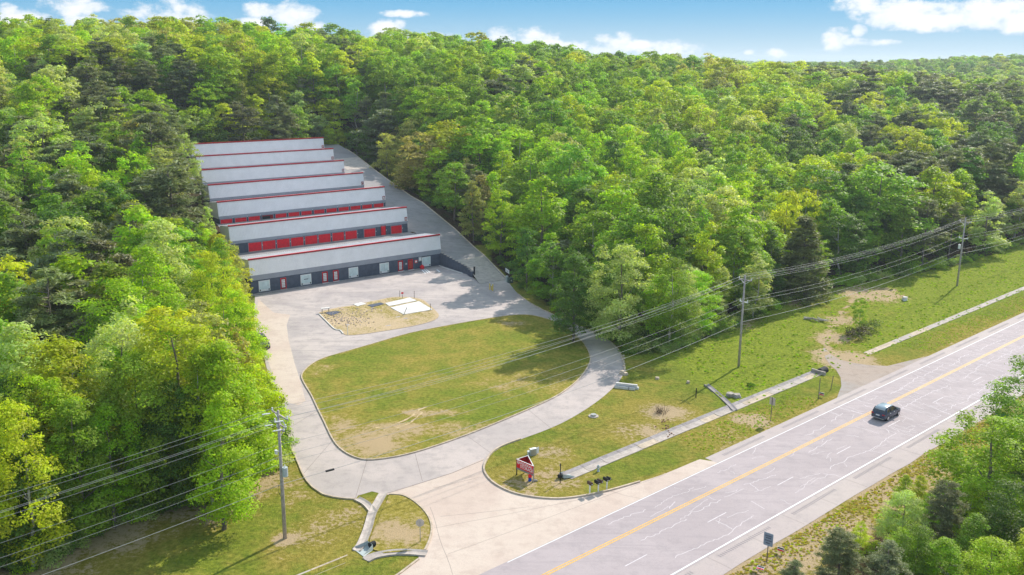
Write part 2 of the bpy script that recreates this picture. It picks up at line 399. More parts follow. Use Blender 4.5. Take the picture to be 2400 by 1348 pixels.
def terr_z(v):
    v = np.asarray(v, float); z = np.zeros(v.shape)
    for a, b, z0, z1 in TERR: z = z + (z1 - z0) * np.clip((v - a) / (b - a), 0, 1)
    return z
def H(x, y):
    x = np.asarray(x, float); y = np.asarray(y, float)
    b = base(x, y); far = np.hypot(x, y); b = np.where(far > 400, b * 400 / far, b)
    d = dist_poly(LOT, x, y); hill = np.maximum(rbf(x, y), -3) * sstep(d, 0, 28)
    u, v = uvof(x, y)
    site = np.where(u < 105.9, terr_z(v), ramp_z(v) * sstep(u, 105.9, 106.6))
    side = 1 - sstep(u, 119, 135); sideL = sstep(u, 40, 58); back = 1 - sstep(v, 92, 110)
    rampcut = ramp_z(v) * sstep(u, 105.5, 112)
    wsite = side * sideL * back * sstep(v, -24, -18)
    h = hill * (1 - wsite) + np.where(v > -20, np.maximum(site, 0), 0) * wsite
    n = x * Nv[0] + y * Nv[1] - ROAD_OFF; s = x * Dv[0] + y * Dv[1]
    dit = -.08 * np.exp(-((n + 12.5) / 1.1) ** 2) * (1 - sstep(s, 260, 300)) * np.where((s > 64) & (s < 120) | (s > 128), 1, 0)
    return b + h + dit
def nrange(a, b, step, lo, hi, g=1.18):
    c = list(np.arange(a, b + .01, step)); s = step
    up = []; p = c[-1]
    while p < hi: s *= g; p += s; up.append(p)
    dn = []; p = c[0]; s = step
    while p > lo: s *= g; p -= s; dn.append(p)
    return np.array(dn[::-1] + c + up)
xs = nrange(-66, 120, 1.0, -6000, 9000); ys = nrange(58, 262, 1.0, -600, 11000)
GX, GY = np.meshgrid(xs, ys); GZ = H(GX, GY)
CLEAR = [at(*q)[:2] for q in ((-900, 1348), (-300, 1300), (60, 1348), (250, 1235), (400, 1195), (520, 1160), (640, 1095), (665, 1010), (640, 980), (600, 890), (590, 690))] + \
        [uv2(60, 2), uv2(120, 2), uv2(112, -8)] + [at(*q)[:2] for q in ((1195, 652), (1300, 725), (1400, 780), (1480, 830), (1600, 815), (1720, 765), (1830, 715), (1880, 690), (2000, 665), (2150, 640), (2260, 618), (2400, 572), (2650, 500), (3300, 380))] + \
        [rd(30, 330), rd(22, 120), rd(16, 105), rd(16, 60), rd(16, 40), rd(16, -100)]
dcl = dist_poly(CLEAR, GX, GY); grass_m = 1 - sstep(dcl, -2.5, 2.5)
# gently uneven turf away from the paving
def bumps(x, y): return .05 * np.sin(x * 1.7 + 1.3 * np.sin(y * .9)) * np.sin(y * 1.9 + np.sin(x * 1.1)) + .05 * np.sin(x * .6 + y * .43) * np.sin(y * .7 - x * .31)
n_ = GX * Nv[0] + GY * Nv[1] - ROAD_OFF; s_ = GX * Dv[0] + GY * Dv[1]
def spot(pxy, rx, ry=None):
    P = at(*pxy); return np.exp(-(((GX - P[0]) / rx) ** 2 + ((GY - P[1]) / (ry or rx)) ** 2))
rough_bank = [at(*q)[:2] for q in ((1600, 850), (1480, 830), (1700, 740), (1900, 680), (2400, 560), (3000, 450), (3000, 560), (2400, 680), (2040, 830), (1925, 880), (1720, 950))]
lush = (1 - sstep(dist_poly(rough_bank, GX, GY), -1, 3)).astype(float)
lush = np.maximum(lush, .6 * spot((600, 1200), 4)); lush = np.maximum(lush, .5 * spot((400, 1348), 9, 5))
wear = np.zeros(GX.shape)
TRK = smooth_open([np.array(p) for p in ((2010, 853), (1975, 845), (1948, 830), (1932, 808), (1938, 782), (1958, 757), (1975, 730), (2000, 705), (2045, 688), (2090, 678))], 5)
for q, r, a in tuple(((p[0] + random.gauss(0, 3), p[1] + random.gauss(0, 2)), random.uniform(.5, .9), random.uniform(.8, 1.3)) for p in TRK) + (((1240, 1140), 5, .5), ((1300, 1120), 4, .6), ((1480, 1010), 4, .5), ((1560, 965), 3.5, .9), ((1520, 1010), 3, .7), ((1760, 985), 3, .9), ((1700, 1020), 6, .35), ((700, 1160), 4, .45), ((740, 1250), 5, .45), ((820, 1210), 4, .5), ((668, 1262), 1.3, 1.),
                ((1950, 790), 4, .8), ((1985, 845), 5, 1.2), ((1930, 830), 3, .8), ((2040, 690), 7, .9), ((1970, 750), 4, .7), ((1300, 1060), 3, .6), ((600, 1130), 6, .6), ((450, 1180), 7, .65), ((250, 1250), 7, .65), ((100, 1310), 8, .65), ((1700, 755), 6, .7), ((1850, 705), 6, .6),
                ((1850, 1300), 6, .75), ((1950, 1240), 6, .8), ((2090, 1150), 7, .8), ((1760, 1345), 4, .8), ((2200, 1090), 6, .6)):
    wear = np.maximum(wear, a * spot(q, r))
wear = np.maximum(wear, .45 * np.exp(-((n_ - 11.3) / .9) ** 2)); wear = np.maximum(wear, .35 * np.exp(-((n_ + 6.) / .7) ** 2))
wear = np.maximum(wear, .36 * (n_ > 10.5) * 1.)
kk_ = sstep(np.abs(n_ + 0), 14, 18) * sstep(-n_, 13.5, 16) * grass_m * lush
GZ = GZ + bumps(GX, GY) * (kk_ * 2.2)
nx, ny = len(xs), len(ys)
me = bpy.data.meshes.new('ground')
idx = np.arange(nx * ny).reshape(ny, nx)
q = np.stack([idx[:-1, :-1], idx[:-1, 1:], idx[1:, 1:], idx[1:, :-1]], -1).reshape(-1, 4)
me.from_pydata(np.stack([GX, GY, GZ], -1).reshape(-1, 3).tolist(), [], q.tolist())
for nm, arr in (('grass', grass_m), ('wear', wear), ('lush', lush)):
    a = me.attributes.new(nm, 'FLOAT', 'POINT'); a.data.foreach_set('value', arr.reshape(-1).astype(np.float32))
me.materials.append(MATS['ground']); me.shade_smooth()
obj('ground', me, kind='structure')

# ------------------------------------------------------------------ paved sheets on the tilted plane
def sheet(name, pts, dz, m, kind='structure', skirt=0., parent=None, wearspots=None, dens=None):
    "polygon laid on the ground plane, dz above it; with a skirt it has sides"
    bm = bmesh.new(); vs = [bm.verts.new((p[0], p[1], base(p[0], p[1]) + dz)) for p in pts]
    f = bm.faces.new(vs); f.normal_update()
    if f.normal.z < 0: f.normal_flip()
    if skirt:
        r = bmesh.ops.extrude_face_region(bm, geom=[f]); top = [e for e in r['geom'] if isinstance(e, bmesh.types.BMVert)]
        bmesh.ops.delete(bm, geom=[f], context='FACES_ONLY') if f.is_valid else None
        for v in vs: v.co.z -= skirt
    bmesh.ops.triangulate(bm, faces=[f for f in bm.faces if len(f.verts) > 4])
    bmesh.ops.recalc_face_normals(bm, faces=bm.faces)
    me = bpy.data.meshes.new(name); bm.to_mesh(me); bm.free(); me.materials.append(MATS[m])
    return obj(name, me, parent, kind=kind if not parent else None)
def grid_sheet(name, pts, dz, m, step=.5, spots=(), amp=0.):
    "dense polygon sheet carrying the wear attribute"
    P = np.array([p[:2] for p in pts]); x0, y0 = P.min(0); x1, y1 = P.max(0)
    bm = bmesh.new(); gx = np.arange(x0, x1 + step, step); gy = np.arange(y0, y1 + step, step)
    XX, YY = np.meshgrid(gx, gy); ins = dist_poly(pts, XX, YY) < -step * .55
    vv = {}
    for j in range(len(gy)):
        for i in range(len(gx)):
            if ins[j, i]: vv[(i, j)] = bm.verts.new((gx[i], gy[j], 0))
    for (i, j), v in list(vv.items()):
        c = [vv.get((i + a, j + b)) for a, b in ((0, 0), (1, 0), (1, 1), (0, 1))]
        if all(c): bm.faces.new(c)
    bmesh.ops.delete(bm, geom=[v for v in bm.verts if not v.link_faces], context='VERTS')
    inner = [e for e in bm.edges if len(e.link_faces) == 1]
    ov = [bm.verts.new((p[0], p[1], 0)) for p in pts]; oe = [bm.edges.new((ov[k], ov[(k + 1) % len(ov)])) for k in range(len(ov))]
    bmesh.ops.triangle_fill(bm, edges=inner + oe, use_beauty=True)
    bad = [f for f in bm.faces if not (dist_poly(pts, [f.calc_center_median().x], [f.calc_center_median().y])[0] < .02)]
    bmesh.ops.delete(bm, geom=bad, context='FACES_ONLY')
    co = np.array([v.co[:2] for v in bm.verts]); d = -dist_poly(pts, co[:, 0], co[:, 1])
    z = base(co[:, 0], co[:, 1]) + dz + amp * bumps(co[:, 0], co[:, 1]) * sstep(d, .3, 3)
    w = np.zeros(len(co))
    for q_, rx, ry, a in spots:
        C = at(*q_); w = np.maximum(w, a * np.exp(-(((co[:, 0] - C[0]) / rx) ** 2 + ((co[:, 1] - C[1]) / ry) ** 2)))
    w = np.maximum(w, .3 * np.exp(-(d / .5) ** 2))
    for k, v in enumerate(bm.verts): v.co.z = z[k]
    bmesh.ops.recalc_face_normals(bm, faces=bm.faces)
    for f in bm.faces:
        if f.normal.z < 0: f.normal_flip()
    me = bpy.data.meshes.new(name); bm.to_mesh(me); bm.free()
    a = me.attributes.new('wear', 'FLOAT', 'POINT'); a.data.foreach_set('value', w.astype(np.float32))
    me.materials.append(MATS[m]); me.shade_smooth(); return obj(name, me, kind='structure')
def kerb(name, pts, closed=True, w=.16, h=.15, m='kerb', n0=0.02, jitter=0.):
    mb = MB(); N = len(pts); L = []
    for i in range(N):
        a = np.array(pts[i - 1] if (closed or i > 0) else pts[0]); b = np.array(pts[(i + 1) % N] if (closed or i < N - 1) else pts[-1])
        d = (b - a)[:2]; d = d / (np.linalg.norm(d) + 1e-9); L.append(np.array([-d[1], d[0]]))
    vs = []; fs = []
    for i, p in enumerate(pts):
        z = base(p[0], p[1]); jj = random.uniform(-jitter, jitter)
        for s_, zz in ((-w / 2, -.05), (-w / 2, h), (w / 2, h), (w / 2, -.05)):
            vs.append((p[0] + L[i][0] * (s_ + jj), p[1] + L[i][1] * (s_ + jj), z + zz))
    for i in range(N if closed else N - 1):
        j = (i + 1) % N
        for k in range(3): fs.append((i * 4 + k, j * 4 + k, j * 4 + k + 1, i * 4 + k + 1))
    if not closed: fs += [(0, 1, 2, 3), tuple((N - 1) * 4 + k for k in (3, 2, 1, 0))]
    mb.add(vs, fs); me = mb.mesh(name, m); o = obj(name, me, kind='structure')
    bm = bmesh.new(); bm.from_mesh(me); bmesh.ops.recalc_face_normals(bm, faces=bm.faces); bm.to_mesh(me); bm.free(); return o
def px(*q): return [at(*p)[:2] for p in q]

PAVE_L = [(598, 690), (596, 760), (612, 800), (622, 850), (640, 920), (655, 990), (670, 1026), (686, 1058), (697, 1082), (713, 1118), (733, 1143), (757, 1159), (782, 1166), (812, 1170), (834, 1171)]
ISL = [(912, 1160), (942, 1162), (966, 1173), (990, 1193), (1006, 1215), (1012, 1240), (1007, 1267), (996, 1291)]
ISL2 = [(981, 1312), (957, 1330), (927, 1352), (860, 1392)]
SIGN_EDGE = [(1458, 900), (1450, 896), (1420, 925), (1380, 955), (1330, 985), (1280, 1008), (1220, 1030), (1180, 1045), (1155, 1060), (1140, 1080), (1134, 1098), (1140, 1115), (1160, 1135), (1200, 1155), (1250, 1166), (1310, 1170), (1370, 1163), (1430, 1150), (1500, 1130), (1560, 1110), (1620, 1085), (1640, 1077)]
PAVE_R = [(1187, 655), (1215, 690), (1250, 715), (1300, 740), (1350, 762), (1405, 786), (1432, 803), (1450, 822), (1462, 850), (1465, 872)]
edge_road = [rd(-3.87, 82), rd(-3.87, 20)]
left_out = smooth_open(px(*PAVE_L), 3); right_out = smooth_open(px(*PAVE_R), 4); sign_e = smooth_open(px(*SIGN_EDGE[1:]), 4)
isl = smooth_open(px(*ISL), 4); isl2 = smooth_open(px(*ISL2), 3)
front = [uv2(102.2, -19), uv2(104.6, -11), uv2(104.6, .4), uv2(61, .4)]
lot = [*left_out, *px((839, 1162), (872, 1152), (897, 1158)), *isl, *px((981, 1303)), *isl2, *edge_road[::-1], *sign_e[::-1], *right_out[::-1], *front]
lot = [tuple(map(float, p)) for p in lot]
sheet('car_park', lot, .012, 'asphalt_old')
# newer drive lane on the left and round the lawn, and the pale concrete apron
lane = [*px((640, 735), (605, 700), (598, 720)), *[tuple(p) for p in left_out[4:]], *px((839, 1162), (872, 1152), (897, 1158), (1060, 1108), (1134, 1075), (1180, 1045), (1280, 1008), (1380, 955), (1450, 895), (1464, 865), (1455, 835), (1425, 803), (1390, 800), (1384, 850), (1340, 905), (1240, 960), (1090, 1022), (950, 1067), (862, 1079), (810, 1062), (775, 1022), (730, 928), (706, 892), (693, 850), (683, 815), (676, 790), (672, 762), (680, 738))]
sheet('drive_lane', lane, .016, 'asphalt_drive')
shade_l = px((640, 737), (680, 737), (676, 765), (686, 815), (700, 870), (707, 892), (700, 880), (660, 860), (640, 800), (612, 770), (598, 720), (606, 702))
sheet('concrete_pad', [*px((606, 702), (642, 733), (680, 738), (672, 762), (676, 795), (690, 850), (706, 900), (716, 940), (700, 950), (660, 940), (640, 880), (622, 830), (608, 790), (598, 740))], .020, 'concrete_drive')
apron = [*px((897, 1159), (1000, 1128), (1060, 1108), (1134, 1075), (1128, 1098)), *[tuple(p) for p in smooth_open(px(*SIGN_EDGE[11:]), 4)], *edge_road, *[tuple(p) for p in isl2[::-1]], *px((981, 1303)), *[tuple(p) for p in isl[::-1]]]
sheet('concrete_apron', apron, .022, 'concrete_drive')
# joints in the apron and drive
jb = MB()
def strip(mb, pts, w, dz, mi=0):
    pts = [np.array(p[:2], float) for p in pts]; vs = []; fs = []
    for i, p in enumerate(pts):
        a = pts[max(i - 1, 0)]; b = pts[min(i + 1, len(pts) - 1)]; d = (b - a) / (np.linalg.norm(b - a) + 1e-9); l = np.array([-d[1], d[0]])
        ww = w[i] if hasattr(w, '__len__') else w
        for s_ in (-1, 1): q_ = p + l * s_ * ww / 2; vs.append((q_[0], q_[1], base(*q_) + dz))
    for i in range(len(pts) - 1): fs.append((2 * i + 1, 2 * i, 2 * i + 2, 2 * i + 3))
    mb.add(vs, fs, mi)
for a, b in (((897, 1159), (1134, 1078)), ((1240, 1189 - 0), (1000, 1215)), ((1140, 1115), (1015, 1145)), ((1012, 1240), (1420, 1100 + 60)), ((1050, 1300), (1560, 1112)), ((1008, 1190), (1060, 1348)), ((1430, 1152), (1500, 1170))):
    A_, B_ = at(*a)[:2], at(*b)[:2]; k = [A_ + (B_ - A_) * t + np.array([math.sin(t * 9), math.cos(t * 7)]) * .06 for t in np.linspace(0, 1, 9)]
    ok = [p for p in k if inside(apron, [p[0]], [p[1]])[0]]
    if len(ok) > 2: strip(jb, ok, .035, .027)
for a, b in (((860, 1079), (833, 1168)), ((1240, 962), (1290, 1003)), ((1095, 1022), (1150, 1062)), ((745, 962), (668, 1010)), ((780, 1032), (712, 1110)), ((972, 1061), (990, 1128)), ((1384, 850), (1462, 852))):
    A_, B_ = at(*a)[:2], at(*b)[:2]; strip(jb, [A_ + (B_ - A_) * t for t in (0, .3, .6, 1)], .05, .021)
strip(jb, px((897, 1160), (960, 1141), (1020, 1122), (1060, 1109), (1134, 1078)), .12, .026)
obj('pavement_joints', jb.mesh('pavement_joints', 'joint'), kind='structure')
wc = [uv2(101.7, -19.4), uv2(108.4, -18.9)]

# the big lawn and its kerb
LAWN = [(707, 882), (715, 868), (733, 853), (760, 840), (800, 828), (870, 808), (960, 782), (1050, 764), (1130, 750), (1190, 741), (1235, 739), (1270, 745), (1310, 759), (1345, 783), (1370, 808), (1382, 832), (1382, 852), (1365, 880), (1340, 905), (1300, 932), (1240, 960), (1170, 990), (1090, 1022), (1010, 1050), (950, 1067), (900, 1076), (862, 1079), (835, 1074), (810, 1062), (790, 1045), (775, 1022), (760, 990), (745, 960), (730, 928), (712, 898)]
lawn_o = [tuple(p) for p in smooth_closed(px(*LAWN), 3)]
grid_sheet('lawn', lawn_o, .11, 'lawn', .8, [((870, 1040), 5, 5, .75), ((800, 1000), 3, 4, .5), ((960, 1010), 6, 2.5, .6), ((1000, 970), 5, 1.5, .6), ((940, 1000), 5, 1.2, .7), ((1200, 760), 4, 2, .5), ((1230, 900), 9, 5, .35), ((1060, 1010), 8, 4, .4), ((750, 870), 2, 4, .4), ((1100, 870), 10, 6, .12)], .6)
kerb('lawn_kerb', lawn_o, True, .16, .16)
# erosion track on the lawn: bare tan soil
tb = MB()
for tr in ([(880, 1005), (915, 998), (955, 985), (985, 962), (1000, 956)], [(900, 1010), (940, 1002), (965, 990), (990, 968)]):
    p_ = smooth_open(px(*tr), 5); p_ = [q_ + rng.normal(0, .07, 2) for q_ in p_]
    strip(tb, p_, [random.uniform(.12, .4) for _ in p_], .125)
mat('bare_soil', rough=1, build=worn((.5, .38, .22), .15, 2))
obj('bare_track', tb.mesh('bare_track', 'bare_soil'), kind='structure')
# small grass island by the entrance
isl_poly = [tuple(p) for p in isl] + px((960, 1293), (900, 1298), (876, 1290), (866, 1281), (868, 1262), (880, 1235), (893, 1205), (905, 1180))
grid_sheet('grass_island', isl_poly, .09, 'lawn_dry', .5, [((930, 1250), 4, 3, .7), ((960, 1230), 3, 3, .5)], .4)
kerb('island_kerb', [tuple(p) for p in isl], False, .2, .16)
kerb('entrance_kerb', [tuple(p) for p in isl2], False, .2, .14)
kerb('left_kerb', [tuple(p) for p in left_out[18:]], False, .16, .14, jitter=.03)
kerb('sign_lawn_kerb', [tuple(p) for p in smooth_open(px(*SIGN_EDGE[6:19]), 4)], False, .2, .17)
kerb('drive_kerb', [tuple(p) for p in right_out[4:]], False, .16, .14, jitter=.04)

# gravelly plot in the car park with slabs
PLOT = [(748, 737), (757, 729), (800, 720), (830, 716), (860, 709), (885, 704), (920, 697), (950, 696.5), (985, 701), (1003, 712), (1022, 730), (1029, 740), (1020, 750), (990, 760), (940, 770), (890, 778), (850, 784), (815, 786.5), (804, 782), (797, 775), (784, 772), (765, 753)]
plot_o = [tuple(p) for p in smooth_closed(px(*PLOT), 2)]
grid_sheet('dirt_plot', plot_o, .06, 'dirt_plot', .5, [((800, 755), 5, 4, .3), ((880, 760), 8, 5, .25)], .7)
kerb('plot_kerb', [tuple(p) for p in smooth_open(px((748, 737), (765, 754), (784, 772), (797, 775), (804, 783)), 3)], False, .16, .15, 'concrete_white')
for nm, q_, m_, dz in (('concrete_slab', ((915, 722), (982, 707.5), (1014, 727), (946, 738.5)), 'concrete_white', .14), ('concrete_slab', ((903, 712), (960, 699), (977, 706), (912, 719)), 'concrete_white', .14),
                       ('concrete_slab', ((828, 714.5), (847, 710), (859, 713.5), (838, 719)), 'concrete_white', .14), ('asphalt_patch', ((760, 734), (787, 730), (799, 732), (777, 741)), 'wall_slate', .11), ('asphalt_patch', ((861, 716.5), (892, 710), (901, 713.5), (872, 721)), 'wall_slate', .11)):
    sheet(nm, px(*q_), dz, m_, skirt=.12)

# ------------------------------------------------------------------ upper yard, ramp
def uvgrid(name, us, vs, zf, m):
    vv = []; ff = []
    for j, v in enumerate(vs):
        u0, u1 = us(v)
        for i in range(9):
            u = u0 + (u1 - u0) * i / 8; x, y = uv2(u, v); vv.append((x, y, zf(u, v, x, y)))
    for j in range(len(vs) - 1):
        for i in range(8): ff.append((j * 9 + i, j * 9 + i + 1, j * 9 + 10 + i, j * 9 + 9 + i))
    me = MB().add(vv, ff).mesh(name, m, True); return obj(name, me, kind='structure')
RR = ([-19, -4, 14, 35, 60, 83, 100], [108.5, 113, 116.6, 117.6, 122, 126.5, 129])
def rr(v): return float(np.interp(v, *RR))
def rampsurf(u, v, x, y): return float(base(x, y) + ramp_z(v) + .03)
vs_ = list(np.arange(-19, 100.1, 1.5))
ll = lambda v: float(np.interp(v, [-19, -11, 100], [101.7, 104.75, 104.75]))
uvgrid('side_road', lambda v: (ll(v), rr(v)), vs_, rampsurf, 'asphalt_yard' if 'asphalt_yard' in MATS else (mat('asphalt_yard', rough=.9, spec=.2, build=paving((.33, .31, .315), (.29, .275, .28), (.22, .205, .21), True, -R_(126))) and 'asphalt_yard'))
uvgrid('concrete_ramp', lambda v: (ll(v) + .05, rr(v) - .3), list(np.arange(-18.9, -3.4, 1.2)), lambda u, v, x, y: rampsurf(u, v, x, y) + .02, 'concrete')
uvgrid('concrete_turnout', lambda v: (115.5, rr(v) - .2), list(np.arange(66, 80, 1.5)), lambda u, v, x, y: rampsurf(u, v, x, y) + .03, 'concrete')
for k in range(6):
    va, vb = (5.3, 17.5) if k == 0 else (20 + 14.5 * (k - 1) + .3, 31.5 + 14.5 * (k - 1))
    z_ = float(terr_z((va + vb) / 2))
    uvgrid('yard_aisle', lambda v: (60.5 + max(0, v * .18), 104.9), [va, (va + vb) / 2, vb], lambda u, v, x, y: float(base(x, y)) + z_ + .02, 'asphalt_yard')
# right-hand kerb of the ramp
kb = MB()
kp = [(rr(v) + .1, v) for v in np.arange(-19, 92, 2)]
kb.tube([(*uv2(u, v), float(base(*uv2(u, v)) + ramp_z(v) + .05)) for u, v in kp], .13, 6)
obj('ramp_kerb', kb.mesh('ramp_kerb', 'kerb'), kind='structure')

# retaining wall of stacked courses, stepping down beside the ramp
rw = thing('retaining_wall', 'dark slate retaining wall stepping down beside the ramp, right of the front building', 'wall', (*uv2(104.62, 0), base(*uv2(104.62, 0))), ANG)
w_ = MB(); cap = []
N_ = 12
for i in range(N_):
    v1_, v0_ = -i * 13.5 / N_, -(i + 1) * 13.5 / N_
    zt = float(ramp_z((v1_ + v0_) / 2)) + .45
    uu = lambda v: -.25 - max(0, -11 - v) * .28
    w_.box(uu(v0_) - .0, uu(v0_) + .3, v0_, v1_, -.3, zt)
    cap.append((uu(v0_), v0_, v1_, zt))
obj('wall', w_.mesh('wall', 'wall_slate'), rw)
cm = MB().box(-.04, .36, 0, .62, 0, .1).mesh('cap_block', 'concrete')
for (u, a, b, zt) in cap: obj('cap_block', cm, rw, (u, (a + b) / 2 - .31, zt + .002))
kt = MB().tube([(-.9, -.6, .12), (-1.0, -3, .1), (-.9, -6, .1), (-.75, -9.5, .1)], .12, 6)
thing('concrete_kerb', 'pale curved kerb lying at the foot of the dark retaining wall', 'kerb', rw.location, ANG, me=kt.mesh('concrete_kerb', 'concrete_white'))
gp = MB().box(-.12, .12, -.12, .12, 0, 2.3).box(-.15, .15, -.15, .15, 2.3, 2.36)
p_ = uv2(103.9, -13.9); thing('gate_post', 'black square post at the low end of the dark retaining wall', 'post', (*p_, base(*p_)), ANG, me=gp.mesh('gate_post', 'black'))

# ------------------------------------------------------------------ storage buildings
UL = [61.8, 63.4, 66.3, 69.4, 72.7, 76.3, 79.6]; UR = [104.5, 104.7, 107, 108.9, 110.7, 114.7, 118.6]
ZT = [8.0, 12.1, 14.95, 16.75, 18.45, 20.25, 22.1]; ZB = [1.2, 6.3, 10.1, 11.9, 13.6, 15.4, 17.2]; TILT = [.0095, .008, .009, .008, .005, .004, .003]
BL = ['lowest storage building nearest the car park, with white windows and red office doors', 'second storage building up the slope, letter A, with large red roller doors', 'third storage building up the slope, letter B, one roller door standing open',
      'fourth storage building up the slope, marked with letter C at its right end', 'fifth storage building up the slope, marked with letter D at its right end', 'sixth storage building up the slope, marked with letter E, last but one', 'topmost storage building at the foot of the wooded hill, marked F']
def facade_u(q, k):
    "where a pixel column and row meet the front plane of building k"
    v = V0 + 14.5 * k; d = ray(*q); t = v / (d[:2] @ Bv); P = CAM + d * t; return float(P[:2] @ Av), float(P[2])
def corrugated(x0, x1, a, b, pitch=.32, amp=.05):
    "ribbed sheet between line a=(y,z) bottom and b=(y,z) top, running in x"
    mb = MB(); n = int((x1 - x0) / pitch); dy, dz = b[0] - a[0], b[1] - a[1]; L = math.hypot(dy, dz); ny_, nz_ = -dz / L, dy / L
    if nz_ < 0 and abs(nz_) > .5: ny_, nz_ = -ny_, -nz_
    vs = []; fs = []; prof = []
    for i in range(n):
        xx = x0 + (x1 - x0) * i / n; w = (x1 - x0) / n
        prof += [(xx, 0), (xx + w * .62, 0), (xx + w * .7, amp), (xx + w * .92, amp)]
    prof.append((x1, 0))
    for x, h in prof: vs += [(x, a[0] + ny_ * h, a[1] + nz_ * h), (x, b[0] + ny_ * h, b[1] + nz_ * h)]
    for i in range(len(prof) - 1): fs.append((2 * i, 2 * i + 2, 2 * i + 3, 2 * i + 1))
    return mb.add(vs, fs)
door_cache = {}
def roller_door(parent, x, w, h, open_=False, narrow=False):
    fr = MB().box(-w / 2 - .06, -w / 2, -.05, .1, 0, h + .06).box(w / 2, w / 2 + .06, -.05, .1, 0, h + .06).box(-w / 2, w / 2, -.05, .1, h, h + .06)
    key = (round(w, 1), h, open_)
    if key not in door_cache:
        ww = key[0]
        if open_:
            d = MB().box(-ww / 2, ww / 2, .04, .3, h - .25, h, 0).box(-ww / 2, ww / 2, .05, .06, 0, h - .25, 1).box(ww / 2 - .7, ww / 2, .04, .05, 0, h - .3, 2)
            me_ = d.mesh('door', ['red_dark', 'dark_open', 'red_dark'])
        else:
            d = MB(); n = int(h / .3)
            for i in range(n):
                z0, z1 = h * i / n, h * (i + 1) / n; d.quad((-ww / 2, .07, z0), (ww / 2, .07, z0), (ww / 2, .04, z0 + .05), (-ww / 2, .04, z0 + .05)); d.quad((-ww / 2, .04, z0 + .05), (ww / 2, .04, z0 + .05), (ww / 2, .07, z1), (-ww / 2, .07, z1))
            me_ = d.mesh('door', 'red_paint')
        fm = fr.mesh('frame', 'band_grey' if not narrow else 'red_dark'); lm = MB().box(ww / 2 + .1, ww / 2 + .22, -.1, -.045, 1.0, 1.2).mesh('latch', 'steel_white')
        sm = MB().box(-ww / 2 - .1, ww / 2 + .1, -.5, -.03, -.02, .03).mesh('sill', 'concrete')
        door_cache[key] = (me_, fm, lm, sm)
    me_, fm, lm, sm = door_cache[key]
    o = obj('door', me_, parent, (x, -.10, .02)); obj('frame', fm, o); obj('sill', sm, o)
    if not open_: obj('latch', lm, o)
    return o
BLD = []
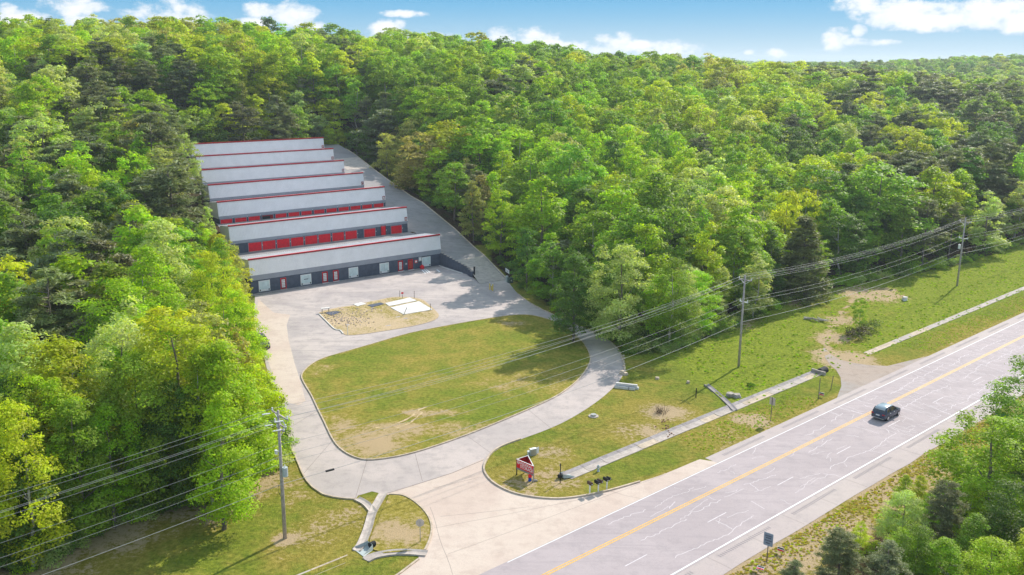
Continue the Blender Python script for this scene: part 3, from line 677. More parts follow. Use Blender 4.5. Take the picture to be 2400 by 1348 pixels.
for k in range(7):
    Lb = UR[k] - UL[k]; hz_ = ZT[k] - ZB[k]; x0, y0 = uv2(UL[k], 14.5 * k)
    mid = (UL[k] + UR[k]) / 2; zl = ZB[k] - TILT[k] * Lb
    b = thing('storage_building', BL[k], 'building', (x0, y0, zl), 0, 'rows of storage units stepping up the slope')
    b.rotation_euler = Matrix.Rotation(ANG, 3, 'Z').to_euler(); b.rotation_euler = (Matrix.Rotation(ANG, 3, 'Z') @ Matrix.Rotation(-TILT[k], 3, 'Y')).to_euler()
    BLD.append(b); D_ = 6.4 if k == 0 else 5.7
    fas = 3.05; band = 1.0 if k == 0 else .62
    zf = hz_ - .12 - fas; zbnd = zf - band
    # walls
    w = MB(); w.box(0, Lb, 0, D_, -.4 if k else -.4, zbnd - .0); obj('wall', w.mesh('wall', 'wall_slate'), b)
    up = MB().add([(0, -.0, zbnd), (Lb, 0, zbnd), (Lb, D_, zbnd), (0, D_, zbnd), (0, .42, hz_ - .14), (Lb, .42, hz_ - .14), (Lb, D_, hz_ - .8), (0, D_, hz_ - .8)], [(4, 5, 6, 7), (0, 1, 5, 4), (1, 2, 6, 5), (2, 3, 7, 6), (3, 0, 4, 7)])
    obj('end_wall', up.mesh('end_wall', 'metal_white'), b)
    obj('roof', corrugated(-.05, Lb + .05, (.5, hz_ - .10), (D_ + .15, hz_ - .76), .45, .05).mesh('roof', 'metal_roof'), b)
    obj('fascia_panel', corrugated(-.04, Lb + .04, (-.10, zf), (.36, hz_ - .1), .31, .04).mesh('fascia_panel', 'metal_white'), b)
    obj('grey_band', MB().add([(-.02, -.04, zbnd), (Lb + .02, -.04, zbnd), (Lb + .02, -.11, zf), (-.02, -.11, zf), (-.02, .1, zbnd), (Lb + .02, .1, zbnd), (Lb + .02, .1, zf), (-.02, .1, zf)], [(0, 1, 2, 3), (4, 7, 6, 5), (3, 2, 6, 7), (0, 4, 5, 1), (0, 3, 7, 4), (1, 5, 6, 2)]).mesh('grey_band', 'band_grey'), b)
    obj('red_trim', MB().box(-.1, Lb + .1, .26, .56, hz_ - .12, hz_ + .06).mesh('red_trim', 'red_paint'), b)
    obj('trim_face', MB().box(-.1, Lb + .1, .20, .262, hz_ - .2, hz_ + .04).mesh('trim_face', 'red_dark'), b)
    if k:
        ls = obj('letter_sign', MB().box(-.62, .0, -.06, .0, 0, .82).mesh('letter_sign', 'red_dark'), b, (Lb - .15, -.08, zf + .12))
        lt = obj('letter', text_mesh('letter', 'ABCDEF'[k - 1], .8, 'white_paint', .01, .02, 'CENTER'), ls, (-.31, -.075, .13), (math.pi / 2, 0, 0))
    if k == 2:
        cols = [(525, 543), (550.5, 576), (583, 607), (614, 639), (646, 670), (677, 700), (706.5, 730), (737, 759), (766, 788), (795, 816.5), (823, 844), (850, 871), (877, 898)]
        for i, (a, c) in enumerate(cols):
            ua = facade_u((a, 500), k)[0] - UL[k]; uc = facade_u((c, 500), k)[0] - UL[k]
            if i == 0: ua = uc - 2.6
            roller_door(b, (ua + uc) / 2, 2.6, zbnd - .12, open_=(i == 3))
    if k == 1:
        cols = [(584, 609), (616, 643), (650.5, 676), (683, 709), (716, 742), (748, 773), (780, 805), (811, 835), (853, 880), (893.5, 904), (916.6, 942)]
        for i, (a, c) in enumerate(cols):
            ua = facade_u((a, 560), k)[0] - UL[k]; uc = facade_u((c, 560), k)[0] - UL[k]
            if i == 9: roller_door(b, (ua + uc) / 2, 1.1, 2.15, narrow=True)
            else: roller_door(b, (ua + uc) / 2, 2.8, zbnd - .16)
    if k == 0:
        obj('sidewalk', MB().box(-.5, Lb + .1, -1.25, -.002, -.25, .08).mesh('sidewalk', 'concrete_grey'), b)
        for i, (a, c, yt, yb) in enumerate([(607, 632, 653, 680), (705, 729, 639, 665), (817.5, 839, 623, 648), (890, 911, 612, 638), (989, 1009, 599, 623)]):
            ua, zb_ = facade_u((a, yb), 0); uc, zt_ = facade_u((c, yt), 0); w_ = uc - ua; x = (ua + uc) / 2 - UL[0]
            zw0, zw1 = .28, 2.38
            wd = obj('window', MB().box(-w_ / 2, w_ / 2, -.07, -.004, zw0, zw1).mesh('window', 'white_paint'), b, (x, 0, 0))
            obj('pane', MB().box(-w_ / 2 + .14, w_ / 2 - .14, -.085, -.0702, zw0 + .42, zw1 - .14).mesh('pane', 'pale_panel'), wd)
            for s_ in (-1, 1): obj('corner_latch', MB().box(-.1, .1, -.11, -.071, 0, .28).mesh('corner_latch', 'black'), wd, (s_ * (w_ / 2 - .24), 0, zw0 + .12))
            if i in (1, 3): obj('lettering', MB().box(-.45, .45, -.095, -.0852, 1.35, 1.5).mesh('lettering', 'wall_slate') if i == 1 else MB().box(-.03, .03, -.095, -.0852, 1.0, 2.1).mesh('lettering', 'steel'), wd)
        for i, (a, c) in enumerate([(657.5, 668.5), (755.5, 767), (781.5, 792), (934, 944), (957.5, 967)]):
            ua = facade_u((a, 640), 0)[0]; uc = facade_u((c, 640), 0)[0]; x = (ua + uc) / 2 - UL[0]; w_ = 1.0
            d_ = obj('door', MB().box(-w_ / 2, w_ / 2, -.05, .0, .1, 2.25).mesh('door', 'red_dark'), b, (x, -.004, 0))
            obj('frame', MB().box(-w_ / 2 - .08, -w_ / 2, -.08, .0, .08, 2.33).box(w_ / 2, w_ / 2 + .08, -.08, 0, .08, 2.33).box(-w_ / 2, w_ / 2, -.08, 0, 2.25, 2.33).mesh('frame', 'red_paint'), d_)
            pn = MB()
            for r_ in range(5):
                for c_ in range(3): pn.box(-.36 + c_ * .24, -.36 + c_ * .24 + .2, -.065, -.0502, .45 + r_ * .33, .45 + r_ * .33 + .28)
            obj('pane', pn.mesh('pane', 'orange_red' if i == 4 else 'white_paint'), d_)
            obj('door_step', MB().box(-.7, .7, -.5, -.09, .08, .13).mesh('door_step', 'concrete_white' if i != 0 else 'concrete'), d_)
        for nm, (a, c, yt, yb), m_, m2 in (('notice_board', (972, 978, 609, 617), 'white_paint', 'red_paint'), ('notice_board', (981, 988, 601.5, 613), 'white_paint', 'steel'), ('notice_board', (950, 954, 616, 621), 'white_paint', 'steel')):
            ua, z0_ = facade_u((a, yb), 0); uc, z1_ = facade_u((c, yt), 0); x = (ua + uc) / 2 - UL[0]; w_ = uc - ua; t_ = TILT[0] * x
            n_o = obj(nm, MB().box(-w_ / 2, w_ / 2, -.06, -.004, z0_ - zl - t_, z1_ - zl - t_).mesh(nm, m2 if nm else m_), b, (x, 0, 0))
            obj('notice', MB().box(-w_ / 2 + .1, w_ / 2 - .1, -.07, -.0602, z0_ - zl - t_ + .15, z1_ - zl - t_ - .12).mesh('notice', 'white_paint'), n_o)
# red bin by the wall
u_ = facade_u((985, 627), 0)[0]; p_ = uv2(u_, -.75)
rb = MB().prism([(-.35, -.3), (.35, -.3), (.35, .3), (-.35, .3)], 0, .45).add([(-.42, -.38, .45), (.42, -.38, .45), (.42, .38, .45), (-.42, .38, .45), (0, 0, .95)], [(0, 1, 4), (1, 2, 4), (2, 3, 4), (3, 0, 4), (3, 2, 1, 0)])
thing('red_bin', 'small red bin with a pointed lid against the front building wall', 'bin', (*p_, base(*p_) + .09), ANG, me=rb.mesh('red_bin', 'red_paint'))
# painted markings by the office
mk = MB()
for q0, q1 in (((989, 633), (997, 641)), ((994, 632), (1003, 640)), ((999, 632), (1008, 639)), ((1024, 632), (1031, 638))):
    strip(mk, [at(*q0)[:2], at(*q1)[:2]], .3, .021)
obj('parking_marks', mk.mesh('parking_marks', 'line_white'), kind='structure')

# ------------------------------------------------------------------ highway
def road_poly(n0, n1, s0, s1, k=2): return [rd(n0, s0), rd(n1, s0), rd(n1, s1), rd(n0, s1)]
road = sheet('highway', road_poly(-3.87, 7.7, -150, 420), .030, 'highway'); 
sheet('road_shoulder', road_poly(-5.6, -3.875, 81.7, 420), .026, 'shoulder')
def wavy(n0, amp, s0, s1, step=3): return [rd(n0 + amp * (random.random() - .5), s) for s in np.arange(s0, s1, step)]
sheet('road_shoulder', [rd(7.705, 400)] + [rd(7.705, -150)] + wavy(10.5, .25, -150, 400, 4), .026, 'shoulder')
ln = MB()
for n in (-3.75,): strip(ln, [rd(n, 50), rd(n, 410)], .09, .036)
strip(ln, [rd(7.45, -140), rd(7.45, 410)], .15, .036)
PH = 69.73; fd = MB()
for i in range(-12, 28):
    s0 = PH + 12.192 * i; strip(fd, [rd(3.75, s0), rd(3.75, s0 + 3.05)], .09, .036)
obj('white_lines', ln.mesh('white_lines', 'line_white'), road); mat('line_faded', rough=.7, build=worn((.66, .61, .64), .1, 4)); obj('lane_dashes', fd.mesh('lane_dashes', 'line_faded'), road)
ln = MB()
for n in (-.14, .14): strip(ln, [rd(n, -140), rd(n, 410)], .12, .036)
obj('yellow_lines', ln.mesh('yellow_lines', 'line_yellow'), road)
rumb = MB()
for n0, ss in ((8.35, -20), (-4.7, 84)):
    s = ss
    while s < 190:
        for i in range(26): strip(rumb, [rd(n0 - .2, s + i * .32), rd(n0 + .2, s + i * .32)], .15, .035)
        s += 12.2
obj('rumble_strips', rumb.mesh('rumble_strips', 'rumble'), road)
cr_ = MB()
def crack(n0, s0, n1, s1, w=.055, amp=.1, k=None):
    L = math.hypot(n1 - n0, s1 - s0); k = k or max(4, int(L / .45)); pn = 0; ps = 0; P_ = []
    for i in range(k + 1):
        t = i / k; pn = pn * .82 + random.uniform(-amp, amp); ps = ps * .82 + random.uniform(-amp, amp)
        P_.append(rd(n0 + (n1 - n0) * t + pn, s0 + (s1 - s0) * t + ps))
    strip(cr_, P_, w, .0335)
for n0 in (-1.9, 1.7, 5.7):
    s = 62
    while s < 330:
        L = random.uniform(6, 20) * (1 if s > 105 or n0 > 5 else .5)
        crack(n0 + random.uniform(-.5, .5), s, n0 + random.uniform(-.5, .5), s + L, random.choice((.035, .05, .06)), .17, int(L / .28) + 3); s += L + random.uniform(0, 4 if s > 110 else 14)
for i in range(560):
    s = 60 + 270 * random.random() ** .75 if i < 300 else random.uniform(104, 185)
    if s < 105 and random.random() < .55: continue
    n0 = random.choice((-3.6, -1.9, .5, 1.7, 3.9, 5.6)) + random.uniform(-.3, .3); n1 = n0 + random.choice((.8, 1.3, 2, 3.2)); crack(n0, s, min(n1, 7.2), s + random.uniform(-.8, .8), random.choice((.03, .04, .055)), .1, 9)
for i in range(90):
    s = random.uniform(66, 210); n0 = random.uniform(-3, 6.3); crack(n0, s, n0 + random.uniform(-.7, .7), s + random.uniform(.8, 3.5), .035, .12, 8)
obj('crack_sealant', cr_.mesh('crack_sealant', 'sealant'), road, kind='stuff')
jt = MB()
for s in np.arange(40, 330, 6.1): strip(jt, [rd(7.75, s), rd(10.3, s)], .035, .033)
obj('shoulder_joints', jt.mesh('shoulder_joints', 'joint'), road)
# gravel lay-by and track on the right
lay = [rd(-5.5, 110.3), *px((1972, 905), (1970, 885), (1960, 868), (1945, 855), (1935, 840), (1925, 822), (1932, 815), (1948, 832), (1968, 843), (1995, 850), (2035, 856), (2080, 858)), rd(-5.5, 138)]
mat('gravel', rough=1, spec=.05, build=paving((.42, .34, .29), (.38, .34, .32), (.3, .24, .2), False))
sheet('gravel_layby', lay, .02, 'gravel')

# roadside drain: concrete channel slabs, each a part
def channel(name, label, s0, s1, n0=-12.5, w=1.1, sl=3.0):
    x, y = rd(n0, s0); g = thing(name, label, 'drain', (x, y, base(x, y)), 0)
    i = 0; s = s0
    while s < s1 - .1:
        e = min(s + sl - .05, s1); pv = []; jz = random.uniform(-.025, .02)
        for ss in (s, e):
            for n, z in ((-w / 2, .03), (-.2, -.06), (.2, -.06), (w / 2, .0), (w / 2, -.3), (.2, -.4), (-.2, -.4), (-w / 2, -.3)):
                X_, Y_ = rd(n0 + n, ss); pv.append((X_ - x, Y_ - y, base(X_, Y_) - base(x, y) + z + .02 + jz))
        fs = [(j, (j + 1) % 8, 8 + (j + 1) % 8, 8 + j) for j in range(8)] + [tuple(range(8))[::-1], tuple(range(8, 16))]
        if n0 > -13 and s0 < 120:
            sv = []
            for ss in (s, e):
                for n, z in ((-w / 2 - .65, .05), (-w / 2 - .01, .02), (-w / 2 - .01, -.25), (-w / 2 - .65, -.25)): X_, Y_ = rd(n0 + n, ss); sv.append((X_ - x, Y_ - y, base(X_, Y_) - base(x, y) + z + .02))
            obj('side_slab', MB().add(sv, [(0, 1, 5, 4), (1, 2, 6, 5), (2, 3, 7, 6), (3, 0, 4, 7), (3, 2, 1, 0), (4, 5, 6, 7)]).mesh('side_slab', 'concrete_grey'), g)
        o = obj('slab', MB().add(pv, fs).mesh('slab', random.choice(['concrete', 'concrete', 'kerb'])), g); i += 1; s += sl
    return g
channel('drainage_channel', 'long concrete drainage channel between the sign lawn and the highway', 66.5, 118.5)
channel('drainage_channel', 'far concrete drainage channel along the grassy bank, beyond the gravel lay-by', 131.5, 245)
channel('drainage_channel', 'short concrete drainage channel at the bottom left beside the entrance', 15, 39.8, -14)
# dark side lip of the near channel
def flume(name, label, q0, w, m='concrete_grey', dz=.10):
    p = smooth_open(px(*q0), 3); mb = MB(); L = []
    strip(mb, p, w, dz); 
    a = MB()
    for i, c in enumerate(p):
        aa = p[max(i - 1, 0)]; bb = p[min(i + 1, len(p) - 1)]; d = (bb - aa) / np.linalg.norm(bb - aa); l = np.array([-d[1], d[0]])
        L.append([(c[0] + l[0] * s_ * w, c[1] + l[1] * s_ * w, base(*c) + z) for s_, z in ((-.5, dz + .06), (-.2, dz - .05), (.2, dz - .05), (.5, dz + .06), (.5, dz - .3), (-.5, dz - .3))])
    vs = [v for s_ in L for v in s_]; fs = [(i * 6 + j, i * 6 + (j + 1) % 6, (i + 1) * 6 + (j + 1) % 6, (i + 1) * 6 + j) for i in range(len(L) - 1) for j in range(6)] + [(0, 1, 2, 3, 4, 5), tuple((len(L) - 1) * 6 + j for j in (5, 4, 3, 2, 1, 0))]
    me_ = MB().add(vs, fs).mesh(name, m); bm = bmesh.new(); bm.from_mesh(me_); bmesh.ops.recalc_face_normals(bm, faces=bm.faces); bm.to_mesh(me_); bm.free()
    return thing(name, label, 'drain', (0, 0, 0), me=me_)
flume('concrete_flume', 'narrow concrete flume running down the small lawn by the entrance', [(898, 1158), (884, 1182), (872, 1205), (862, 1240), (848, 1275), (836, 1292)], .85, 'concrete')
flume('concrete_flume', 'short branch of the narrow flume from the kerb inlet', [(836, 1170), (858, 1182), (874, 1200)], .8, 'concrete')
flume('concrete_flume', 'concrete flume crossing between the two small grass islands', [(1000, 1299), (960, 1296), (920, 1297), (880, 1304), (858, 1314)], .95, 'concrete')
flume('concrete_flume', 'concrete flume beside the weedy edge of the rough bank', [(1655, 902), (1675, 918), (1700, 940), (1722, 962)], .7, 'concrete_grey')

# kerb inlet and pipe ends
def flared_end(name, label, q, ang, s=1.):
    P = at(*q); g = thing(name, label, 'culvert', (P[0], P[1], P[2] + .03), ang)
    a = MB().add([(-.5 * s, 0, 0), (.5 * s, 0, 0), (1.1 * s, 1.6 * s, 0), (-1.1 * s, 1.6 * s, 0), (-.5 * s, 0, .6 * s), (.5 * s, 0, .6 * s), (1.1 * s, 1.6 * s, .08), (-1.1 * s, 1.6 * s, .08),
                  (-.6 * s, 0, 0), (.6 * s, 0, 0), (1.25 * s, 1.65 * s, 0), (-1.25 * s, 1.65 * s, 0)], [(0, 1, 2, 3), (0, 3, 7, 4), (1, 5, 6, 2), (0, 4, 5, 1), (8, 4, 7, 11), (9, 10, 6, 5), (8, 9, 5, 4)])
    obj('apron', a.mesh('apron', 'cabinet_grey'), g)
    obj('pipe_mouth', MB().tube([(0, -.6 * s, .32 * s), (0, .12 * s, .32 * s)], .3 * s, 12).mesh('pipe_mouth', 'dark_open'), g); return g
flared_end('culvert_end', 'pale flared culvert end at the start of the channel, beside the thin black post', (1316, 1119), R_(-49), .72)
flared_end('culvert_end', 'dark flared culvert end where the flumes meet beside the small grass island', (868, 1284), R_(131), .85)
P = at(1921, 874); cu_ = thing('culvert_pipe', 'black pipe mouth in the bank at the end of the channel, left of the lay-by', 'culvert', P, PSI * 0 + R_(40))
obj('pipe', MB().tube([(0, 0, .1), (1.6, .1, .1)], .55, 14).mesh('pipe', 'dark_open'), cu_); obj('headwall', MB().box(-.15, .15, -1.1, 1.1, -.5, .45).mesh('headwall', 'rock'), cu_)
cu_.children[0].location = (-.3, 0, 0)
# ------------------------------------------------------------------ details follow
exec_marker = 0
# ------------------------------------------------------------------ utility poles and cables
def ground_at(q): P = at(*q); return np.array([P[0], P[1], float(H(P[0], P[1]))])
PB = [at(668, 1262), at(1731, 860), at(2243, 670)]
ld = (PB[2] - PB[0])[:2]; ld /= np.linalg.norm(ld); LANG = math.atan2(ld[1], ld[0]); lp = np.array([-ld[1], ld[0]])
PH_ = [13.0, 13.9, 13.7]
ARMS = [[(12.5, 1.5), (11.55, 1.1), (11.1, .7)], [(13.2, 1.1), (9.9, .7)], [(12.8, 1.1), (9.6, .9)]]
PLB = ['tall wooden utility pole with several crossarms on the near lawn at the left', 'tall grey utility pole on the rough bank, the middle one of the line', 'tall utility pole with a small white transformer near the trees, farthest on the right']
ATT = [  # (offset across, height) of each cable at the three poles
    [(1.4, 12.7), (1.0, 13.4), (1.0, 13.0)], [(-1.4, 12.7), (0, 14.0), (.0, 13.75)], [(1.0, 11.7), (-1.0, 13.4), (-1.0, 13.0)],
    [(.6, 9.3), (.7, 10.1), (.9, 9.8)], [(-.6, 8.7), (-.6, 10.1), (-.8, 9.8)], [(.1, 7.6), (.1, 8.6), (.1, 7.4)], [(-.12, 5.65), (-.12, 6.9), (-.12, 6.6)]]
for i, P in enumerate(PB):
    p = thing('utility_pole', PLB[i], 'utility pole', P, LANG, 'utility poles along the highway verge')
    obj('pole', MB().tube([(0, 0, -.6), (0, 0, PH_[i] * .5), (0, 0, PH_[i])], [.19, .16, .115], 12).mesh('pole', 'wood_pole', True), p)
    for (hh, w) in ARMS[i]:
        a = obj('crossarm', MB().box(-.06, .06, -w, w, -.06, .06).mesh('crossarm', 'wood_pole' if hh > 11 else 'steel_white'), p, (.16, 0, hh))
        for s_ in (-1, 1):
            obj('insulator', MB().tube([(0, s_ * (w - .08), .06), (0, s_ * (w - .08), .14), (0, s_ * (w - .08), .2), (0, s_ * (w - .08), .34)], [.05, .09, .05, .07], 8).mesh('insulator', 'insulator'), a)
        if hh > 11:
            obj('brace', MB().bar((0, -w * .7, -.05), (0, 0, -.65), .05).bar((0, w * .7, -.05), (0, 0, -.65), .05).mesh('brace', 'steel_white'), a)
    if i == 0:
        for k_, (a_, h_) in enumerate(((-1, 12.4), (-1, 11.4))): obj('strain_insulator', MB().tube([(-.2, -1.2 + k_ * .4, h_), (-1.0, -1.2 + k_ * .4, h_ + .1)], .06, 8).tube([(-.2, 1.2 - k_ * .4, h_), (-1.0, 1.2 - k_ * .4, h_ + .1)], .06, 8).mesh('strain_insulator', 'insulator'), p)
        obj('fuse_cutout', MB().bar((.25, -.35, 12.1), (.5, -.5, 11.2), .07).bar((.25, .35, 12.1), (.5, .5, 11.2), .07).mesh('fuse_cutout', 'steel_white'), p)
        t_ = obj('transformer', MB().tube([(0, 0, 0), (0, 0, .9)], .26, 14).mesh('transformer', 'cabinet_grey', False), p, (.1, -.55, 6.6)); obj('bushing', MB().tube([(0, 0, .9), (0, 0, 1.15)], .05, 8).mesh('bushing', 'insulator'), t_)
        obj('cable_bracket', MB().bar((0, 0, 8.9), (0, .8, 8.75), .08).box(-.1, .1, .7, .95, 8.4, 8.8).mesh('cable_bracket', 'steel_white'), p)
        obj('cable_loop', MB().tube([(0, .18, 5.6), (-.1, .5, 5.3), (-.1, .55, 4.6), (0, .2, 4.2)], .025, 6).mesh('cable_loop', 'wire_black'), p)
        obj('warning_tag', MB().box(-.1, .1, .17, .21, .2, .5).mesh('warning_tag', 'red_paint'), p)
    if i == 2:
        t_ = obj('transformer', MB().tube([(0, 0, 0), (0, 0, .8)], .24, 14).mesh('transformer', 'steel_white'), p, (0, .5, 7.5)); obj('bushing', MB().tube([(0, 0, .8), (0, 0, 1.0)], .05, 8).mesh('bushing', 'insulator'), t_)
CLAB = ['topmost power line on the side towards the woods', 'power line running over the very tops of the poles', 'topmost power line on the side towards the highway', 'middle power line on the wood side of the lower crossarms', 'middle power line on the road side of the lower crossarms', 'thin cable strung below the lower crossarms', 'lowest and thickest cable strung along the poles with a black splice case']
span = (PB[2] - PB[0]) / 2
for k, at3 in enumerate(ATT):
    pts4 = []
    for j in range(-1, 4):
        Pj = PB[min(max(j, 0), 2)] + (span * -1 if j < 0 else span if j > 2 else 0); o_, h_ = at3[min(max(j, 0), 2)]
        pts4.append(np.array([Pj[0] + lp[0] * o_, Pj[1] + lp[1] * o_, Pj[2] + h_ + .05]))
    line = []
    for a, b in zip(pts4[:-1], pts4[1:]):
        for t in np.linspace(0, 1, 17)[:-1]: p_ = a + (b - a) * t; p_[2] -= (1.5 if k < 6 else 1.3) * 4 * t * (1 - t) * .9; line.append(p_)
    line.append(pts4[-1]); line = line[9:]if False else line
    c = thing('power_line', CLAB[k], 'cable', (0, 0, 0), 0, 'cables strung along the utility poles')
    obj('wire', MB().tube(line, .014 if k < 6 else .023, 5).mesh('wire', 'wire', True), c)
    if k < 2: obj('wire', MB().tube([q_ + np.array([0, 0, -.42]) for q_ in line], .012, 5).mesh('wire', 'wire', True), c)
    if k == 6:
        d_ = (pts4[2] - pts4[1]); a = line[17]; obj('splice_case', MB().tube([a, a + d_ / np.linalg.norm(d_) * .9 + np.array([0, 0, -.08])], .11, 8).mesh('splice_case', 'wire_black'), c)

# ------------------------------------------------------------------ the triangular sign
a_, c_, b_ = at(1211, 1113), at(1250, 1130), at(1237, 1104)
g = thing('storage_sign', 'three-sided red storage sign on posts with white lettering, on the lawn corner', 'sign', a_, 0)
def L_(p): return np.array(p) - a_
hT = 1.85; hB = .72
def panel(nm, p, q, m, th=.09, z0=hB + .22, z1=hT, out=1):
    p = L_(p); q = L_(q); d = (q - p)[:2]; w = np.linalg.norm(d); r = math.atan2(d[1], d[0])
    return obj(nm, MB().box(-.05, w + .05, -th / 2, th / 2, z0, z1).mesh(nm, m), g, (p[0], p[1], 0), (0, 0, r)), w
fp, fw = panel('front_panel', a_, c_, 'red_paint')
obj('grey_skirt', MB().box(-.05, fw + .05, -.05, .05, hB, hB + .2).mesh('grey_skirt', 'concrete_grey'), fp)
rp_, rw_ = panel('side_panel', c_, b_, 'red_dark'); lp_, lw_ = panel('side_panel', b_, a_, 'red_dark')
for o_, w_ in ((fp, fw), (rp_, rw_), (lp_, lw_)): obj('white_trim', MB().box(-.07, w_ + .07, -.04, .04, hT, hT + .03).mesh('white_trim', 'steel_white'), o_)
def text(s, size, par, loc, rot, m='white_paint', ext=.008, bold=.0):
    return obj('lettering', text_mesh('lettering', s, size, m, ext, bold), par, loc, rot)
sc_ = fw / 2.35
t1 = text('FEDERAL', .43 * sc_, fp, (.54 * sc_, -.055, hB + .22 + .50), (math.pi / 2, 0, 0), bold=.004); t1.scale = (.98, 1, 1)
t2 = text('STORAGE', .43 * sc_, fp, (.54 * sc_, -.055, hB + .22 + .11), (math.pi / 2, 0, 0), bold=.004); t2.scale = (.93, 1, 1)
em = MB(); em.tube([(0, 0, 0), (0, -.012, 0)], .2 * sc_, 20); e_ = obj('emblem', em.mesh('emblem', 'white_paint'), fp, (.27 * sc_, -.046, hB + .22 + .68))
st = MB()
for i in range(7): st.box(-.13 * sc_, .13 * sc_, -.02, -.0122, (-.13 + i * .04) * sc_, (-.115 + i * .04) * sc_)
obj('emblem_bars', st.mesh('emblem_bars', 'red_paint'), e_)
for q_ in (a_, c_, b_):
    l_ = L_(q_); obj('post', MB().box(l_[0] - .06, l_[0] + .06, l_[1] - .06, l_[1] + .06, l_[2] - .1, hT + l_[2] * 0 - .1).mesh('post', 'wood_pole' if q_ is not a_ else 'black'), g)
P = at(1242, 1127); g = thing('marker_post', 'small red and blue post under the right end of the storage sign', 'post', P, .4)
obj('base', MB().tube([(0, 0, 0), (0, 0, .42)], [.2, .17], 12).mesh('base', 'blue_paint'), g); obj('cap', MB().tube([(0, 0, .42), (0, 0, .62), (.05, 0, .8)], [.19, .22, .12], 12).box(.0, .3, -.06, .06, .55, .8).mesh('cap', 'red_paint'), g)
P = at(1254, 1128); thing('rock', 'small grey rock at the foot of the storage sign post', 'rock', P, me=MB().tube([(-.25, 0, .0), (-.1, 0, .12), (.15, 0, .1), (.3, 0, .02)], [.08, .16, .14, .05], 7).mesh('rock', 'rock', True))

# letterboxes on white posts
mbq = [(1382, 1158, 1, 'brown_mail', (0,)), (1402, 1154, 2, 'black', (-.22, .22)), (1422, 1147, 2, 'black', (-.2, .25))]
ML = [['brown letterbox alone on the leftmost white post by the kerb'], ['black letterbox, left one of the pair on the middle white post', 'dark brown letterbox, right one of the pair on the middle white post'], ['larger black letterbox, left one on the rightmost white post', 'smallest black letterbox, right one on the rightmost white post']]
PL_ = ['leftmost white letterbox post by the kerb', 'middle white letterbox post by the kerb', 'rightmost white letterbox post by the kerb']
for i, (x, y, n, m_, offs) in enumerate(mbq):
    P = at(x, y); p = thing('letterbox_post', PL_[i], 'post', P, PSI * 0 + R_(41.6), 'white letterbox posts')
    obj('post', MB().box(-.05, .05, -.05, .05, -.1, 1.06).mesh('post', 'white_paint'), p)
    obj('arm', MB().box(-.32 if n > 1 else -.12, .32 if n > 1 else .12, -.2, .2, 1.06, 1.1).mesh('arm', 'white_paint'), p)
    for j, o_ in enumerate(offs):
        m2 = 'brown_mail' if (i, j) in ((0, 0), (1, 1)) else 'black'; sc2 = .8 if (i, j) == (2, 1) else 1.
        ct, st_ = math.cos(R_(41.6)), math.sin(R_(41.6))
        mb_ = thing('letterbox', ML[i][j], 'letterbox', (P[0] + ct * o_, P[1] + st_ * o_, P[2] + 1.102), R_(41.6) + R_(-8 + 8 * j), 'letterboxes by the kerb')
        pr = [(-.15, 0), (.15, 0), (.15, .2), (.11, .29), (0, .34), (-.11, .29), (-.15, .2)]
        vs = [(x_ * sc2, -.33 * sc2, z_ * sc2) for x_, z_ in pr] + [(x_ * sc2, .33 * sc2, z_ * sc2) for x_, z_ in pr]
        obj('body', MB().add(vs, [tuple(range(7)), tuple(range(7, 14))[::-1]] + [(a, 7 + a, 7 + (a + 1) % 7, (a + 1) % 7) for a in range(7)]).mesh('body', m2), mb_)
        obj('door', MB().box(-.12 * sc2, .12 * sc2, -.35 * sc2, -.332 * sc2, .02, .2 * sc2).mesh('door', m2), mb_)
        obj('number_plate', MB().box(-.05, .05, -.362 * sc2, -.352 * sc2, .08, .16).mesh('number_plate', 'white_paint'), mb_)
P = at(1402, 1105); g = thing('hydrant', 'silver grey fire hydrant on the grass between channel and letterboxes', 'hydrant', P)
obj('barrel', MB().tube([(0, 0, 0), (0, 0, .05), (0, 0, .06), (0, 0, .55), (0, 0, .56), (0, 0, .6), (0, 0, .7), (0, 0, .8)], [.17, .17, .12, .12, .16, .16, .12, .03], 14).mesh('barrel', 'cabinet_grey', True), g)
obj('nozzle', MB().tube([(-.22, 0, .42), (.22, 0, .42)], .06, 10).tube([(0, -.2, .42), (0, 0, .42)], .07, 10).mesh('nozzle', 'steel_white'), g)
# utility pedestals on the lawn
for q_, lab, w, h_, m_ in (((1246, 1067), 'left grey utility cabinet of the pair on the sign lawn', .42, .75, 'cabinet_grey'), ((1252, 1066), 'right grey utility cabinet of the pair on the sign lawn', .42, .78, 'cabinet_grey'), ((1240, 1066), 'low white meter box beside the two grey cabinets on the sign lawn', .35, .4, 'steel_white')):
    P = at(*q_); g = thing('utility_cabinet', lab, 'cabinet', P, R_(20), 'utility boxes on the sign lawn')
    obj('body', MB().box(-w / 2, w / 2, -.18, .18, 0, h_).mesh('body', m_), g); obj('lid', MB().box(-w / 2 - .02, w / 2 + .02, -.21, .21, h_, h_ + .05).mesh('lid', 'steel_white'), g); obj('door', MB().box(-w / 2 + .04, w / 2 - .04, -.195, -.182, .06, h_ - .05).mesh('door', 'steel'), g)
P = at(1258, 1064); g = thing('cabinet_lid', 'white lid leaning behind the right grey utility cabinet', 'lid', P, .3, me=MB().add([(-.2, 0, 0), (.25, 0, .1), (.3, .12, .8), (-.1, .12, .7), (-.2, .04, 0), (.25, .04, .1), (.3, .16, .8), (-.1, .16, .7)], [(0, 1, 2, 3), (7, 6, 5, 4), (0, 4, 5, 1), (1, 5, 6, 2), (2, 6, 7, 3), (3, 7, 4, 0)]).mesh('cabinet_lid', 'steel_white'))
